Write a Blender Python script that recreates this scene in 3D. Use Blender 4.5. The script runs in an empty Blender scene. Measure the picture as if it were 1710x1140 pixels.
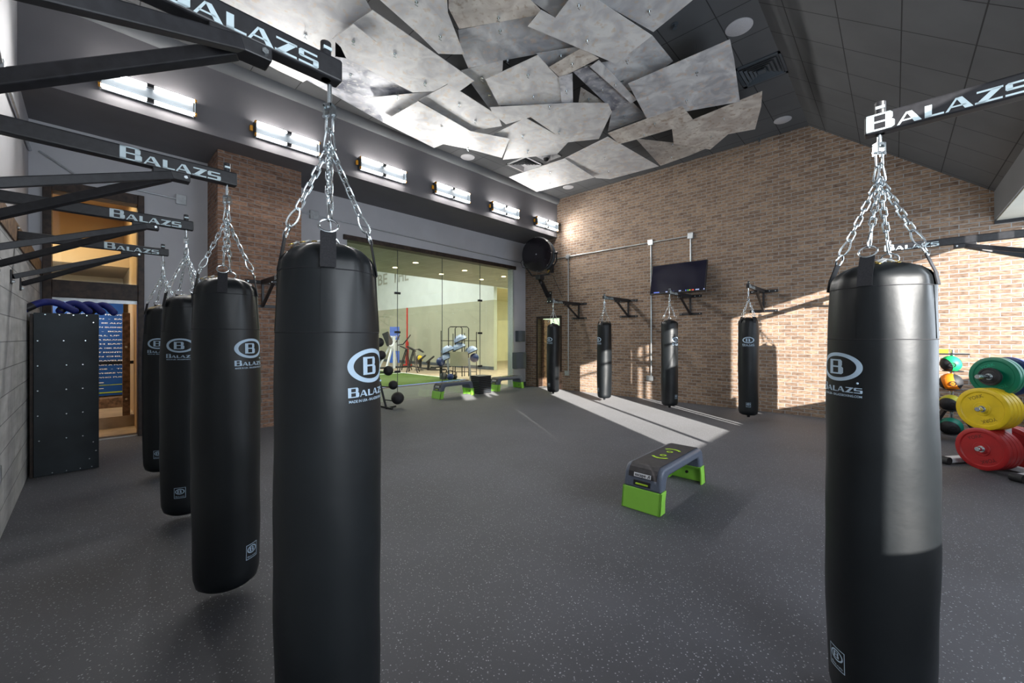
import bpy, bmesh, math, random
from mathutils import Vector, Matrix
random.seed(7)
R = math.radians
PI = math.pi
scene = bpy.context.scene
COL = scene.collection

# ------------------------------------------------------------------ camera
H = 1.45
cam_d = bpy.data.cameras.new('camera')
cam_d.sensor_width = 36.0
cam_d.lens = 672.0 / 1710.0 * 36.0
cam_d.shift_y = -6.0 / 1710.0
cam_d.clip_start = 0.05
cam = bpy.data.objects.new('camera', cam_d)
COL.objects.link(cam)
cam.location = (0, 0, H)
FW = Vector((.7247, .6891, 0)).normalized()
RT = Vector((FW.y, -FW.x, 0))
cam.rotation_euler = (R(90), 0, math.atan2(FW.y, FW.x) - R(90))
scene.camera = cam

# ------------------------------------------------------------------ view, world, sun, daylight
scene.view_settings.view_transform = 'Standard'
scene.view_settings.look = 'None'
scene.view_settings.gamma = 1
scene.view_settings.use_curve_mapping = False
scene.view_settings.exposure = 0.25

world = bpy.data.worlds.new('world')
scene.world = world
world.use_nodes = True
world.node_tree.nodes['Background'].inputs[0].default_value = (.62, .78, 1.0, 1)
world.node_tree.nodes['Background'].inputs[1].default_value = 1.6

def add_light(name, kind, loc, energy, color=(1, 1, 1), rot=(0, 0, 0), size=1, size_y=None, spot=None):
    l = bpy.data.lights.new(name, kind)
    l.energy = energy
    l.color = color
    if kind == 'AREA':
        l.shape = 'RECTANGLE' if size_y else 'DISK'
        l.size = size
        if size_y: l.size_y = size_y
    if kind == 'SPOT':
        l.spot_size = spot
        l.spot_blend = .9
        l.shadow_soft_size = size
    if kind == 'POINT':
        l.shadow_soft_size = size
    o = bpy.data.objects.new(name, l)
    COL.objects.link(o)
    o.location = loc
    o.rotation_euler = rot
    return o

SUN_DIR = Vector((.67, 1.0, -.31)).normalized()
sun = add_light('sun', 'SUN', (0, -6, 6), 14.5, (1.0, .96, .90))
sun.rotation_euler = SUN_DIR.to_track_quat('-Z', 'Y').to_euler()
sun.data.angle = R(.5)

# daylight area lamps added at the near wall's windows to lift the ambient
WY = -1.5
for (x0, x1, z0, z1, e) in ((2.81, 4.62, 1.05, 3.1, 58), (6.45, 9.1, 1.05, 3.1, 24), (.12, 1.4, 1.0, 3.0, 60)):
    add_light('daylight', 'AREA', ((x0 + x1) / 2, WY + .05, (z0 + z1) / 2), e, (.86, .93, 1.0), (R(90), 0, 0), x1 - x0, z1 - z0)

# ------------------------------------------------------------------ materials
def nt(name):
    m = bpy.data.materials.new(name)
    m.use_nodes = True
    t = m.node_tree
    b = t.nodes['Principled BSDF']
    return m, t, b

def setv(b, **k):
    names = dict(col='Base Color', rough='Roughness', metal='Metallic', spec='Specular IOR Level', em='Emission Color', es='Emission Strength', coat='Coat Weight', trans='Transmission Weight', alpha='Alpha', sheen='Sheen Weight')
    for a, v in k.items():
        if a in ('col', 'em'): v = (*v, 1)
        b.inputs[names[a]].default_value = v

def noise_mix(t, b, c1, c2, scale, detail=4, lo=.35, hi=.65, coord='Object', vec=None):
    n = t.nodes.new('ShaderNodeTexNoise'); n.inputs['Scale'].default_value = scale; n.inputs['Detail'].default_value = detail
    tc = t.nodes.new('ShaderNodeTexCoord')
    t.links.new(vec or tc.outputs[coord], n.inputs['Vector'])
    r = t.nodes.new('ShaderNodeValToRGB')
    r.color_ramp.elements[0].position = lo; r.color_ramp.elements[0].color = (*c1, 1)
    r.color_ramp.elements[1].position = hi; r.color_ramp.elements[1].color = (*c2, 1)
    t.links.new(n.outputs['Fac'], r.inputs['Fac'])
    if b: t.links.new(r.outputs['Color'], b.inputs['Base Color'])
    return n, r

def bump(t, b, src, strength=.3, dist=.01):
    bp = t.nodes.new('ShaderNodeBump'); bp.inputs['Strength'].default_value = strength; bp.inputs['Distance'].default_value = dist
    t.links.new(src, bp.inputs['Height'])
    t.links.new(bp.outputs['Normal'], b.inputs['Normal'])
    return bp

def plain(name, col, rough=.5, metal=0, var=.12, scale=9, **k):
    m, t, b = nt(name)
    setv(b, rough=rough, metal=metal, **k)
    c2 = tuple(min(1, c * (1 + var)) for c in col); c1 = tuple(c * (1 - var) for c in col)
    noise_mix(t, b, c1, c2, scale)
    return m

def emit(name, col, s):
    m, t, b = nt(name)
    setv(b, col=(.02, .02, .02), em=col, es=s)
    return m

def brick_mat(name, c1, c2, mortar, bw=.203, rh=.0677, ms=.006, squash=None, bumpd=.01, rough=.85, tint=None):
    m, t, b = nt(name)
    setv(b, rough=rough, spec=.25)
    uv = t.nodes.new('ShaderNodeUVMap')
    n0 = t.nodes.new('ShaderNodeTexNoise'); n0.inputs['Scale'].default_value = 9
    t.links.new(uv.outputs['UV'], n0.inputs['Vector'])
    mx = t.nodes.new('ShaderNodeMixRGB'); mx.blend_type = 'ADD'; mx.inputs['Fac'].default_value = .006 if bw < .3 else .001
    t.links.new(uv.outputs['UV'], mx.inputs[1]); t.links.new(n0.outputs['Color'], mx.inputs[2])
    br = t.nodes.new('ShaderNodeTexBrick')
    br.offset = .5
    br.inputs['Scale'].default_value = 1
    br.inputs['Brick Width'].default_value = bw
    br.inputs['Row Height'].default_value = rh
    br.inputs['Mortar Size'].default_value = ms
    br.inputs['Mortar Smooth'].default_value = .2
    br.inputs['Bias'].default_value = 0
    br.inputs['Color1'].default_value = (*c1, 1); br.inputs['Color2'].default_value = (*c2, 1); br.inputs['Mortar'].default_value = (*mortar, 1)
    t.links.new(mx.outputs[0], br.inputs['Vector'])
    n = t.nodes.new('ShaderNodeTexNoise'); n.inputs['Scale'].default_value = 28 if bw < .3 else 6; n.inputs['Detail'].default_value = 6
    mp = t.nodes.new('ShaderNodeMapping'); mp.inputs['Scale'].default_value = (.5, 1.6, 1)
    t.links.new(uv.outputs['UV'], mp.inputs['Vector']); t.links.new(mp.outputs[0], n.inputs['Vector'])
    r = t.nodes.new('ShaderNodeValToRGB')
    r.color_ramp.elements[0].position = .3; r.color_ramp.elements[0].color = (.55, .5, .48, 1) if bw < .3 else (.8, .8, .8, 1)
    r.color_ramp.elements[1].position = .72; r.color_ramp.elements[1].color = (1.5, 1.45, 1.35, 1) if bw < .3 else (1.15, 1.15, 1.15, 1)
    t.links.new(n.outputs['Fac'], r.inputs['Fac'])
    mm = t.nodes.new('ShaderNodeMixRGB'); mm.blend_type = 'MULTIPLY'; mm.inputs['Fac'].default_value = 1
    t.links.new(br.outputs['Color'], mm.inputs[1]); t.links.new(r.outputs['Color'], mm.inputs[2])
    mo = t.nodes.new('ShaderNodeMixRGB'); mo.inputs[2].default_value = (*mortar, 1)
    t.links.new(br.outputs['Fac'], mo.inputs['Fac']); t.links.new(mm.outputs[0], mo.inputs[1])
    t.links.new(mo.outputs[0], b.inputs['Base Color'])
    inv = t.nodes.new('ShaderNodeMath'); inv.operation = 'SUBTRACT'
    mu = t.nodes.new('ShaderNodeMath'); mu.operation = 'MULTIPLY'; mu.inputs[1].default_value = .35
    t.links.new(n.outputs['Fac'], mu.inputs[0])
    t.links.new(mu.outputs[0], inv.inputs[0]); t.links.new(br.outputs['Fac'], inv.inputs[1])
    bump(t, b, inv.outputs[0], .9, bumpd)
    return m

def grid_mat(name, col, line, cell_u, cell_v, w=.006, ou=0, ov=0, rough=.8):
    m, t, b = nt(name)
    setv(b, rough=rough, spec=.3)
    uv = t.nodes.new('ShaderNodeUVMap')
    sp = t.nodes.new('ShaderNodeSeparateXYZ'); t.links.new(uv.outputs['UV'], sp.inputs[0])
    outs = []
    for ax, cell, off in (('X', cell_u, ou), ('Y', cell_v, ov)):
        a = t.nodes.new('ShaderNodeMath'); a.operation = 'ADD'; a.inputs[1].default_value = off + 100 * cell
        t.links.new(sp.outputs[ax], a.inputs[0])
        md = t.nodes.new('ShaderNodeMath'); md.operation = 'MODULO'; md.inputs[1].default_value = cell
        t.links.new(a.outputs[0], md.inputs[0])
        lt = t.nodes.new('ShaderNodeMath'); lt.operation = 'LESS_THAN'; lt.inputs[1].default_value = w * 2
        t.links.new(md.outputs[0], lt.inputs[0]); outs.append(lt)
    mxx = t.nodes.new('ShaderNodeMath'); mxx.operation = 'MAXIMUM'
    t.links.new(outs[0].outputs[0], mxx.inputs[0]); t.links.new(outs[1].outputs[0], mxx.inputs[1])
    n, r = noise_mix(t, None, tuple(c * .93 for c in col), tuple(c * 1.07 for c in col), 1.5)
    mo = t.nodes.new('ShaderNodeMixRGB'); mo.inputs[2].default_value = (*line, 1)
    t.links.new(mxx.outputs[0], mo.inputs['Fac']); t.links.new(r.outputs['Color'], mo.inputs[1])
    t.links.new(mo.outputs[0], b.inputs['Base Color'])
    return m

M = {}
M['brick'] = brick_mat('brick', (.345, .25, .182), (.20, .14, .105), (.36, .35, .33))
M['brick_dark'] = brick_mat('brick_column', (.34, .21, .15), (.19, .12, .09), (.27, .25, .24))
M['block'] = brick_mat('concrete_block', (.46, .47, .475), (.40, .41, .42), (.2, .205, .21), bw=.406, rh=.203, ms=.004, bumpd=.006)
M['wall_grey'] = plain('grey_paint', (.56, .565, .595), .75, scale=2, var=.04)
M['soffit'] = plain('dark_grey_paint', (.16, .155, .165), .7, scale=2, var=.05)
M['ceil'] = grid_mat('ceiling_tile', (.10, .103, .108), (.03, .03, .032), .61, .61, ou=.2, ov=.25)
M['slope'] = grid_mat('sloped_ceiling_tile', (.085, .088, .093), (.02, .02, .022), .61, .61, ou=.1, ov=.32)
M['beam_grey'] = plain('bulkhead_paint', (.13, .137, .145), .7, scale=2, var=.04)
M['beige'] = plain('beige_paint', (.42, .42, .36), .7, scale=2, var=.04)
M['white'] = plain('white_paint', (.72, .76, .74), .7, scale=2, var=.03)
M['tan'] = plain('sage_beige_paint', (.43, .43, .32), .75, scale=1, var=.05)
M['yellow_wall'] = plain('pale_yellow_paint', (.72, .68, .42), .7, scale=2, var=.04)
M['warm'] = plain('warm_tan_paint', (.50, .36, .20), .8, scale=1, var=.06)
M['wood_dark'] = plain('dark_stained_wood', (.035, .02, .014), .5, scale=14, var=.5)
M['wood_mid'] = plain('reclaimed_wood', (.16, .095, .055), .6, scale=18, var=.5)
M['wood_floor'] = plain('oak_floor', (.36, .28, .19), .45, scale=5, var=.15)
M['black'] = plain('black_powder_coat', (.018, .018, .021), .42, scale=40, var=.25)
M['black_rubber'] = plain('black_rubber', (.018, .018, .02), .6, scale=30, var=.2)
M['webbing'] = plain('black_webbing', (.014, .014, .017), .8, scale=200, var=.3)
M['chrome'] = plain('zinc_chain', (.76, .82, .85), .25, 1.0, scale=60, var=.08)
M['conduit'] = plain('galvanised_conduit', (.55, .58, .6), .35, .8, scale=20, var=.08)
M['print'] = plain('pale_blue_print', (.42, .55, .68), .5, scale=30, var=.03)
M['arm_print'] = plain('silver_lettering', (.60, .72, .76), .4, scale=30, var=.03)
M['green'] = plain('lime_plastic', (.30, .68, .08), .4, scale=6, var=.05)
M['lime_print'] = plain('lime_print', (.45, .72, .03), .5, scale=10, var=.04)
M['deck_grey'] = plain('slate_plastic', (.11, .13, .175), .38, scale=60, var=.08)
M['deck_mat'] = plain('deck_rubber_mat', (.035, .032, .035), .6, scale=20, var=.2)
M['label_white'] = plain('white_label', (.8, .82, .85), .5, var=.02)
M['yellow'] = plain('yellow_bumper', (.72, .50, .01), .45, scale=8, var=.08)
M['red'] = plain('red_bumper', (.36, .012, .014), .45, scale=8, var=.1)
M['plate_green'] = plain('green_bumper', (.0, .17, .09), .4, scale=8, var=.1)
M['plate_blue'] = plain('blue_bumper', (.015, .04, .16), .4, scale=8, var=.1)
M['white_metal'] = plain('white_frame_paint', (.72, .74, .76), .35, scale=8, var=.04)
for k_, c_ in (('yellow', (.25, .17, .01)), ('red', (.12, .01, .01)), ('plate_green', (.01, .35, .2)), ('plate_blue', (.05, .1, .3)), ('black_rubber', (.5, .5, .5))): M['plate_mark_' + k_] = plain('plate_mark_' + k_, c_, .5, var=.05)
M['ball_green'] = plain('green_ball', (.01, .5, .15), .5, var=.05)
M['ball_orange'] = plain('orange_ball', (.95, .25, .01), .5, var=.05)
M['ball_yellow'] = plain('olive_yellow_ball', (.5, .47, .03), .5, var=.05)
M['ball_teal'] = plain('teal_ball', (.0, .18, .12), .5, var=.05)
M['ball_blue'] = plain('pale_blue_ball', (.28, .38, .6), .35, var=.08)
M['glove_blue'] = plain('royal_blue_foam', (.006, .014, .16), .6, scale=20, var=.2)
M['cabinet'] = plain('charcoal_sheet_metal', (.022, .03, .036), .5, .2, scale=3, var=.25)
M['tile_white'] = plain('speaker_grille', (.5, .5, .52), .6, scale=60, var=.05)
M['box_grey'] = plain('dark_grey_plastic', (.07, .085, .1), .45, scale=6, var=.05)
M['amber'] = plain('amber_end_cap', (.8, .35, .02), .35, var=.05)
M['tube'] = emit('lit_tube', (1, .97, .93), 40)
M['downlight'] = emit('lit_downlight', (1, .72, .38), 12)
M['sign_blue'] = plain('blue_sign', (.006, .07, .28), .3, scale=2, var=.15)
M['poster_blue'] = plain('blue_poster', (.03, .12, .5), .5, var=.1)
M['lime'] = plain('lime_line', (.45, .6, .03), .5, var=.03)
M['lace'] = plain('white_cord', (.7, .7, .68), .7, var=.05)
M['brass'] = plain('brass_eyelet', (.6, .42, .12), .3, 1, var=.1)
M['redtube'] = plain('red_foam', (.5, .03, .02), .6, var=.1)
M['dark_fabric'] = plain('black_vinyl_pad', (.03, .03, .035), .5, var=.2)
M['screen'] = plain('tv_screen', (.006, .006, .02), .12, var=.1)

# rubber floor with flecks
m, t, b = nt('rubber_floor'); M['floor'] = m
setv(b, rough=.62, spec=.35, sheen=.13)
b.inputs['Sheen Roughness'].default_value = .45
uv = t.nodes.new('ShaderNodeUVMap')
n1, r1 = noise_mix(t, None, (.036, .037, .045), (.051, .052, .063), 1.2, vec=uv.outputs['UV'])
v = t.nodes.new('ShaderNodeTexVoronoi'); v.inputs['Scale'].default_value = 70
t.links.new(uv.outputs['UV'], v.inputs['Vector'])
n2 = t.nodes.new('ShaderNodeTexNoise'); n2.inputs['Scale'].default_value = 70; n2.inputs['Detail'].default_value = 3
t.links.new(uv.outputs['UV'], n2.inputs['Vector'])
rr = t.nodes.new('ShaderNodeValToRGB'); rr.color_ramp.elements[0].position = .16; rr.color_ramp.elements[0].color = (1, 1, 1, 1); rr.color_ramp.elements[1].position = .28; rr.color_ramp.elements[1].color = (0, 0, 0, 1)
t.links.new(v.outputs['Distance'], rr.inputs['Fac'])
r3 = t.nodes.new('ShaderNodeValToRGB'); r3.color_ramp.elements[0].position = .47; r3.color_ramp.elements[1].position = .56
t.links.new(n2.outputs['Fac'], r3.inputs['Fac'])
ml = t.nodes.new('ShaderNodeMixRGB'); ml.blend_type = 'MULTIPLY'; ml.inputs['Fac'].default_value = 1
t.links.new(rr.outputs[0], ml.inputs[1]); t.links.new(r3.outputs[0], ml.inputs[2])
mo = t.nodes.new('ShaderNodeMixRGB'); mo.inputs[2].default_value = (.30, .31, .34, 1)
t.links.new(ml.outputs[0], mo.inputs['Fac']); t.links.new(r1.outputs[0], mo.inputs[1]); t.links.new(mo.outputs[0], b.inputs['Base Color'])
bump(t, b, n2.outputs['Fac'], .15, .002)

# leather of the bags
m, t, b = nt('black_leather'); M['leather'] = m
setv(b, rough=.42, spec=.42)
noise_mix(t, b, (.005, .0066, .008), (.008, .0105, .0125), 3)
na = t.nodes.new('ShaderNodeTexNoise'); na.inputs['Scale'].default_value = 4.5; na.inputs['Detail'].default_value = 5
tc = t.nodes.new('ShaderNodeTexCoord'); t.links.new(tc.outputs['Object'], na.inputs['Vector'])
bump(t, b, na.outputs['Fac'], .17, .02)
rg = t.nodes.new('ShaderNodeMapRange'); rg.inputs['To Min'].default_value = .36; rg.inputs['To Max'].default_value = .52
t.links.new(na.outputs['Fac'], rg.inputs['Value']); t.links.new(rg.outputs[0], b.inputs['Roughness'])

# weathered galvanised sheets on the ceiling, each with its own stains
def sheet_mat(name, c1, c2, c3):
    m, t, b = nt(name)
    setv(b, rough=.5, metal=.12, spec=.5)
    tc = t.nodes.new('ShaderNodeTexCoord'); oi = t.nodes.new('ShaderNodeObjectInfo')
    ad = t.nodes.new('ShaderNodeVectorMath'); ad.operation = 'ADD'
    sc = t.nodes.new('ShaderNodeMath'); sc.operation = 'MULTIPLY'; sc.inputs[1].default_value = 40
    t.links.new(oi.outputs['Random'], sc.inputs[0]); t.links.new(tc.outputs['Object'], ad.inputs[0]); t.links.new(sc.outputs[0], ad.inputs[1])
    n, r = noise_mix(t, None, c1, c2, 3.4, 10, .34, .66, vec=ad.outputs[0])
    n.inputs['Distortion'].default_value = 1.2
    n3, r3 = noise_mix(t, None, (0, 0, 0), (1, 1, 1), 13, 10, .55, .66, vec=ad.outputs[0])
    mo = t.nodes.new('ShaderNodeMixRGB'); mo.inputs[2].default_value = (*c3, 1)
    mu = t.nodes.new('ShaderNodeMath'); mu.operation = 'MULTIPLY'; mu.inputs[1].default_value = .7
    t.links.new(r3.outputs[0], mu.inputs[0]); t.links.new(mu.outputs[0], mo.inputs['Fac'])
    t.links.new(r.outputs[0], mo.inputs[1]); t.links.new(mo.outputs[0], b.inputs['Base Color'])
    rg = t.nodes.new('ShaderNodeMapRange'); rg.inputs['To Min'].default_value = .35; rg.inputs['To Max'].default_value = .7
    t.links.new(n.outputs['Fac'], rg.inputs['Value']); t.links.new(rg.outputs[0], b.inputs['Roughness'])
    bump(t, b, n3.outputs['Fac'], .2, .01)
    return m
M['sheet_a'] = sheet_mat('galvanised_sheet_pale', (.50, .50, .52), (.74, .74, .73), (.62, .52, .42))
M['sheet_b'] = sheet_mat('galvanised_sheet_grey', (.38, .39, .42), (.68, .69, .70), (.60, .48, .40))
M['sheet_c'] = sheet_mat('galvanised_sheet_brown', (.46, .41, .37), (.72, .68, .62), (.34, .25, .18))
M['sheet_d'] = sheet_mat('galvanised_sheet_mottled', (.14, .15, .19), (.62, .63, .67), (.66, .64, .62))

# turf
m, t, b = nt('green_turf'); M['turf'] = m
setv(b, rough=.95, spec=.1); noise_mix(t, b, (.05, .085, .02), (.085, .135, .035), 30)

# window glass: thin pane, clear with a fresnel reflection
m = bpy.data.materials.new('pane_glass'); m.use_nodes = True; t = m.node_tree; M['glass'] = m
t.nodes.clear()
o_ = t.nodes.new('ShaderNodeOutputMaterial'); tr = t.nodes.new('ShaderNodeBsdfTransparent'); gl = t.nodes.new('ShaderNodeBsdfGlossy')
tr.inputs['Color'].default_value = (.95, .975, .955, 1); gl.inputs['Roughness'].default_value = .02
fr = t.nodes.new('ShaderNodeFresnel'); ge = t.nodes.new('ShaderNodeNewGeometry'); ma = t.nodes.new('ShaderNodeMath'); ma.operation = 'MULTIPLY_ADD'; ma.inputs[1].default_value = -.8333; ma.inputs[2].default_value = 1.5
t.links.new(ge.outputs['Backfacing'], ma.inputs[0]); t.links.new(ma.outputs[0], fr.inputs['IOR'])
fm = t.nodes.new('ShaderNodeMath'); fm.operation = 'MULTIPLY'; fm.inputs[1].default_value = 1.2; fm.use_clamp = True
mx = t.nodes.new('ShaderNodeMixShader')
t.links.new(fr.outputs[0], fm.inputs[0]); t.links.new(fm.outputs[0], mx.inputs[0]); t.links.new(tr.outputs[0], mx.inputs[1]); t.links.new(gl.outputs[0], mx.inputs[2]); t.links.new(mx.outputs[0], o_.inputs[0])

# ------------------------------------------------------------------ mesh helpers
def B(): return bmesh.new()

def rotm(d, up=Vector((0, 0, 1))):
    """matrix whose z axis points along d"""
    return Vector(d).to_track_quat('Z', 'Y').to_matrix().to_4x4()

def box(bm, c, s, rot=None):
    m = Matrix.Translation(Vector(c))
    if rot is not None: m = m @ (rot if isinstance(rot, Matrix) else Matrix.Rotation(rot, 4, 'Z'))
    m = m @ Matrix.Diagonal((*s, 1))
    bmesh.ops.create_cube(bm, size=1, matrix=m)

def bx(bm, x0, x1, y0, y1, z0, z1):
    box(bm, ((x0 + x1) / 2, (y0 + y1) / 2, (z0 + z1) / 2), (abs(x1 - x0), abs(y1 - y0), abs(z1 - z0)))

def bar(bm, a, b, w, h=None):
    """rectangular bar from a to b, w wide (horizontal) and h tall"""
    a = Vector(a); b = Vector(b); d = b - a; h = h or w
    x = d.normalized()
    up = Vector((0, 0, 1)) if abs(x.z) < .98 else Vector((1, 0, 0))
    y = up.cross(x).normalized(); z = x.cross(y)
    m = Matrix((x, y, z)).transposed().to_4x4()
    box(bm, (a + b) / 2, (d.length, w, h), m)

def cyl(bm, a, b, r, r2=None, seg=16):
    a = Vector(a); b = Vector(b); d = b - a
    m = Matrix.Translation((a + b) / 2) @ rotm(d)
    bmesh.ops.create_cone(bm, cap_ends=True, segments=seg, radius1=r, radius2=r if r2 is None else r2, depth=d.length, matrix=m)

def sphere(bm, c, r, sx=1, sy=1, sz=1, seg=24):
    bmesh.ops.create_uvsphere(bm, u_segments=seg, v_segments=seg // 2, radius=r, matrix=Matrix.Translation(Vector(c)) @ Matrix.Diagonal((sx, sy, sz, 1)))

def tube(bm, pts, r, closed=False, seg=8):
    pts = [Vector(p) for p in pts]; n = len(pts); rings = []
    prev = None
    for i, p in enumerate(pts):
        if closed: d = pts[(i + 1) % n] - pts[i - 1]
        else: d = pts[min(i + 1, n - 1)] - pts[max(i - 1, 0)]
        d.normalize()
        if prev is None:
            u = d.orthogonal().normalized()
        else:
            u = (prev - d * prev.dot(d)).normalized()
        prev = u; w = d.cross(u)
        rings.append([bm.verts.new(p + r * (math.cos(2 * PI * k / seg) * u + math.sin(2 * PI * k / seg) * w)) for k in range(seg)])
    m = n if closed else n - 1
    for i in range(m):
        a, c = rings[i], rings[(i + 1) % n]
        off = 0
        if closed and i == n - 1:
            best = min(range(seg), key=lambda s: (a[0].co - c[s].co).length); off = best
        for k in range(seg):
            bm.faces.new((a[k], a[(k + 1) % seg], c[(k + 1 + off) % seg], c[(k + off) % seg]))
    if not closed:
        bm.faces.new(rings[0][::-1]); bm.faces.new(rings[-1])

def lathe(bm, prof, seg=48, fn=None, mat=None):
    rings = []
    mat = mat or Matrix()
    for (r, z) in prof:
        if r < 1e-6:
            rings.append([bm.verts.new(mat @ Vector((0, 0, z)))])
        else:
            ring = []
            for k in range(seg):
                a = 2 * PI * k / seg
                rr = r + (fn(a, z) if fn else 0)
                ring.append(bm.verts.new(mat @ Vector((rr * math.cos(a), rr * math.sin(a), z))))
            rings.append(ring)
    for a, c in zip(rings, rings[1:]):
        for k in range(seg):
            k2 = (k + 1) % seg
            if len(a) == 1 and len(c) == 1: continue
            if len(a) == 1: bm.faces.new((a[0], c[k2], c[k]))
            elif len(c) == 1: bm.faces.new((a[k], a[k2], c[0]))
            else: bm.faces.new((a[k], a[k2], c[k2], c[k]))

def prism(bm, poly, h, mat=None):
    """poly in xy, extruded from z=0 to z=h, then moved by mat"""
    mat = mat or Matrix()
    lo = [bm.verts.new(mat @ Vector((x, y, 0))) for x, y in poly]
    hi = [bm.verts.new(mat @ Vector((x, y, h))) for x, y in poly]
    n = len(poly)
    bm.faces.new(lo[::-1]); bm.faces.new(hi)
    for i in range(n):
        bm.faces.new((lo[i], lo[(i + 1) % n], hi[(i + 1) % n], hi[i]))

def obj(name, bm, mat, parent=None, smooth=False, bevel=0, seg=2, loc=None):
    bmesh.ops.recalc_face_normals(bm, faces=bm.faces)
    uvl = bm.loops.layers.uv.new('UVMap')
    for f in bm.faces:
        n = f.normal; ax = max(range(3), key=lambda i: abs(n[i]))
        for l in f.loops:
            p = l.vert.co
            if ax == 2: l[uvl].uv = (p.x, p.y)
            elif ax == 0: l[uvl].uv = (p.y, p.z)
            else: l[uvl].uv = (p.x, p.z)
    me = bpy.data.meshes.new(name)
    bm.to_mesh(me); bm.free()
    me.materials.append(M[mat] if isinstance(mat, str) else mat)
    if smooth:
        me.shade_smooth(); me.set_sharp_from_angle(angle=R(38))
    o = bpy.data.objects.new(name, me)
    COL.objects.link(o)
    if parent: o.parent = parent
    if loc: o.location = loc
    if bevel:
        md = o.modifiers.new('bevel', 'BEVEL'); md.width = bevel; md.segments = seg; md.limit_method = 'ANGLE'
    return o

def tag(o, label, cat, group=None, kind=None):
    if label: o['label'] = label
    if cat: o['category'] = cat
    if group: o['group'] = group
    if kind: o['kind'] = kind
    return o

def thing(name, label, cat, loc=(0, 0, 0), rz=0, group=None):
    o = bpy.data.objects.new(name, None); COL.objects.link(o)
    o.empty_display_size = .1
    o.location = loc; o.rotation_euler = (0, 0, rz)
    return tag(o, label, cat, group)

def struct(name, bm, mat, parent=None, label=None, **k):
    o = obj(name, bm, mat, parent, **k)
    if not parent:
        o['kind'] = 'structure'
        if label: o['label'] = label
    return o

def dup(root, loc, rz, label, group=None):
    def cp(o, par):
        c = o.copy(); COL.objects.link(c); c.parent = par
        for ch in list(o.children): cp(ch, c)
        return c
    c = cp(root, None)
    c.location = loc; c.rotation_euler = (0, 0, rz); c['label'] = label
    if group: c['group'] = group
    return c

def ray(u, v):
    return FW + RT * ((u - 855) / 672.0) + Vector((0, 0, 1)) * ((564 - v) / 672.0)

def on_z(u, v, z):
    d = ray(u, v); k = (z - H) / d.z
    return Vector((0, 0, H)) + d * k

# ------------------------------------------------------------------ lettering
def text_bm(s, size, bold=0.0):
    cu = bpy.data.curves.new('t', 'FONT'); cu.body = s; cu.size = size; cu.offset = bold
    cu.resolution_u = 3
    o = bpy.data.objects.new('t', cu)
    COL.objects.link(o)
    bpy.context.view_layer.update()
    dg = bpy.context.evaluated_depsgraph_get()
    me = bpy.data.meshes.new_from_object(o.evaluated_get(dg))
    bm = B(); bm.from_mesh(me)
    bpy.data.objects.remove(o); bpy.data.curves.remove(cu); bpy.data.meshes.remove(me)
    return bm

def width_of(bm):
    xs = [v.co.x for v in bm.verts]
    return min(xs), max(xs)

GL = {
 'B': (1.28, [[(0, 0), (.34, 0), (.34, 1), (0, 1)], [(0, .9), (1.0, .9), (1.12, .86), (1.16, .8), (1.16, 1 - .12), (1.05, 1), (0, 1)],
        [(.3, .46), (1.08, .46), (1.08, .56), (.3, .56)], [(0, 0), (1.1, 0), (1.22, .08), (1.22, .1), (0, .1)],
        [(.84, .52), (1.06, .52), (1.16, .6), (1.16, .88), (1.05, 1), (.84, 1)], [(.84, 0), (1.1, 0), (1.24, .1), (1.24, .42), (1.12, .53), (.84, .53)]]),
 'A': (1.02, [[(0, 0), (.12, 0), (.48, .66), (.38, .66)], [(.38, .66), (.62, .66), (1.02, 0), (.72, 0)], [(.16, .17), (.78, .17), (.74, .25), (.2, .25)]]),
 'L': (.80, [[(.06, 0), (.34, 0), (.34, .66), (.06, .66)], [(.06, 0), (.80, 0), (.80, .1), (.06, .1)]]),
 'Z': (.98, [[(.06, .56), (.96, .56), (.96, .66), (.06, .66)], [(0, 0), (.36, 0), (.96, .62), (.62, .62)], [(0, 0), (.94, 0), (.94, .1), (0, .1)]]),
 'S': (.92, [[(.1, .56), (.86, .56), (.86, .66), (.1, .66)], [(0, .32), (.24, .32), (.24, .62), (.1, .66), (0, .58)], [(.04, .28), (.84, .28), (.92, .36), (.84, .39), (.04, .39)],
        [(.66, .05), (.84, 0), (.92, .08), (.92, .34), (.66, .34)], [(0, 0), (.84, 0), (.88, .1), (0, .1)]]),
}
def word_bm(s='BALAZS', width=.4):
    bm = B(); x = 0
    for ch in s:
        w, polys = GL[ch]
        for p in polys:
            bm.faces.new([bm.verts.new((x + a, b, 0)) for a, b in p])
        x += w + .05
    k = width / (x - .05)
    bmesh.ops.scale(bm, vec=(k, k, 1), verts=bm.verts)
    return bm, k          # k = cap height

def letter_b(bm, cx, cz, h):
    w, polys = GL['B']
    for p in polys:
        bm.faces.new([bm.verts.new((cx + (a - .62) * h * .95, cz + (b - .5) * h, 0)) for a, b in p])

def ring_ellipse(bm, cx, cz, a, b, a2, b2, n=56):
    o1 = [bm.verts.new((cx + a * math.cos(2 * PI * k / n), cz + b * math.sin(2 * PI * k / n), 0)) for k in range(n)]
    o2 = [bm.verts.new((cx + a2 * math.cos(2 * PI * k / n), cz + b2 * math.sin(2 * PI * k / n), 0)) for k in range(n)]
    for k in range(n):
        bm.faces.new((o1[k], o1[(k + 1) % n], o2[(k + 1) % n], o2[k]))

def merge(dst, src, mat=Matrix()):
    me = bpy.data.meshes.new('tmp'); src.to_mesh(me); src.free()
    me.transform(mat); dst.from_mesh(me); bpy.data.meshes.remove(me)

# ------------------------------------------------------------------ room shell
W = 9.17      # brick wall
L = 8.15      # rear wall
SF = 6.95     # face of the soffit with the lights
SZ = 4.30
CZ = 5.37
XL = -.44

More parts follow.
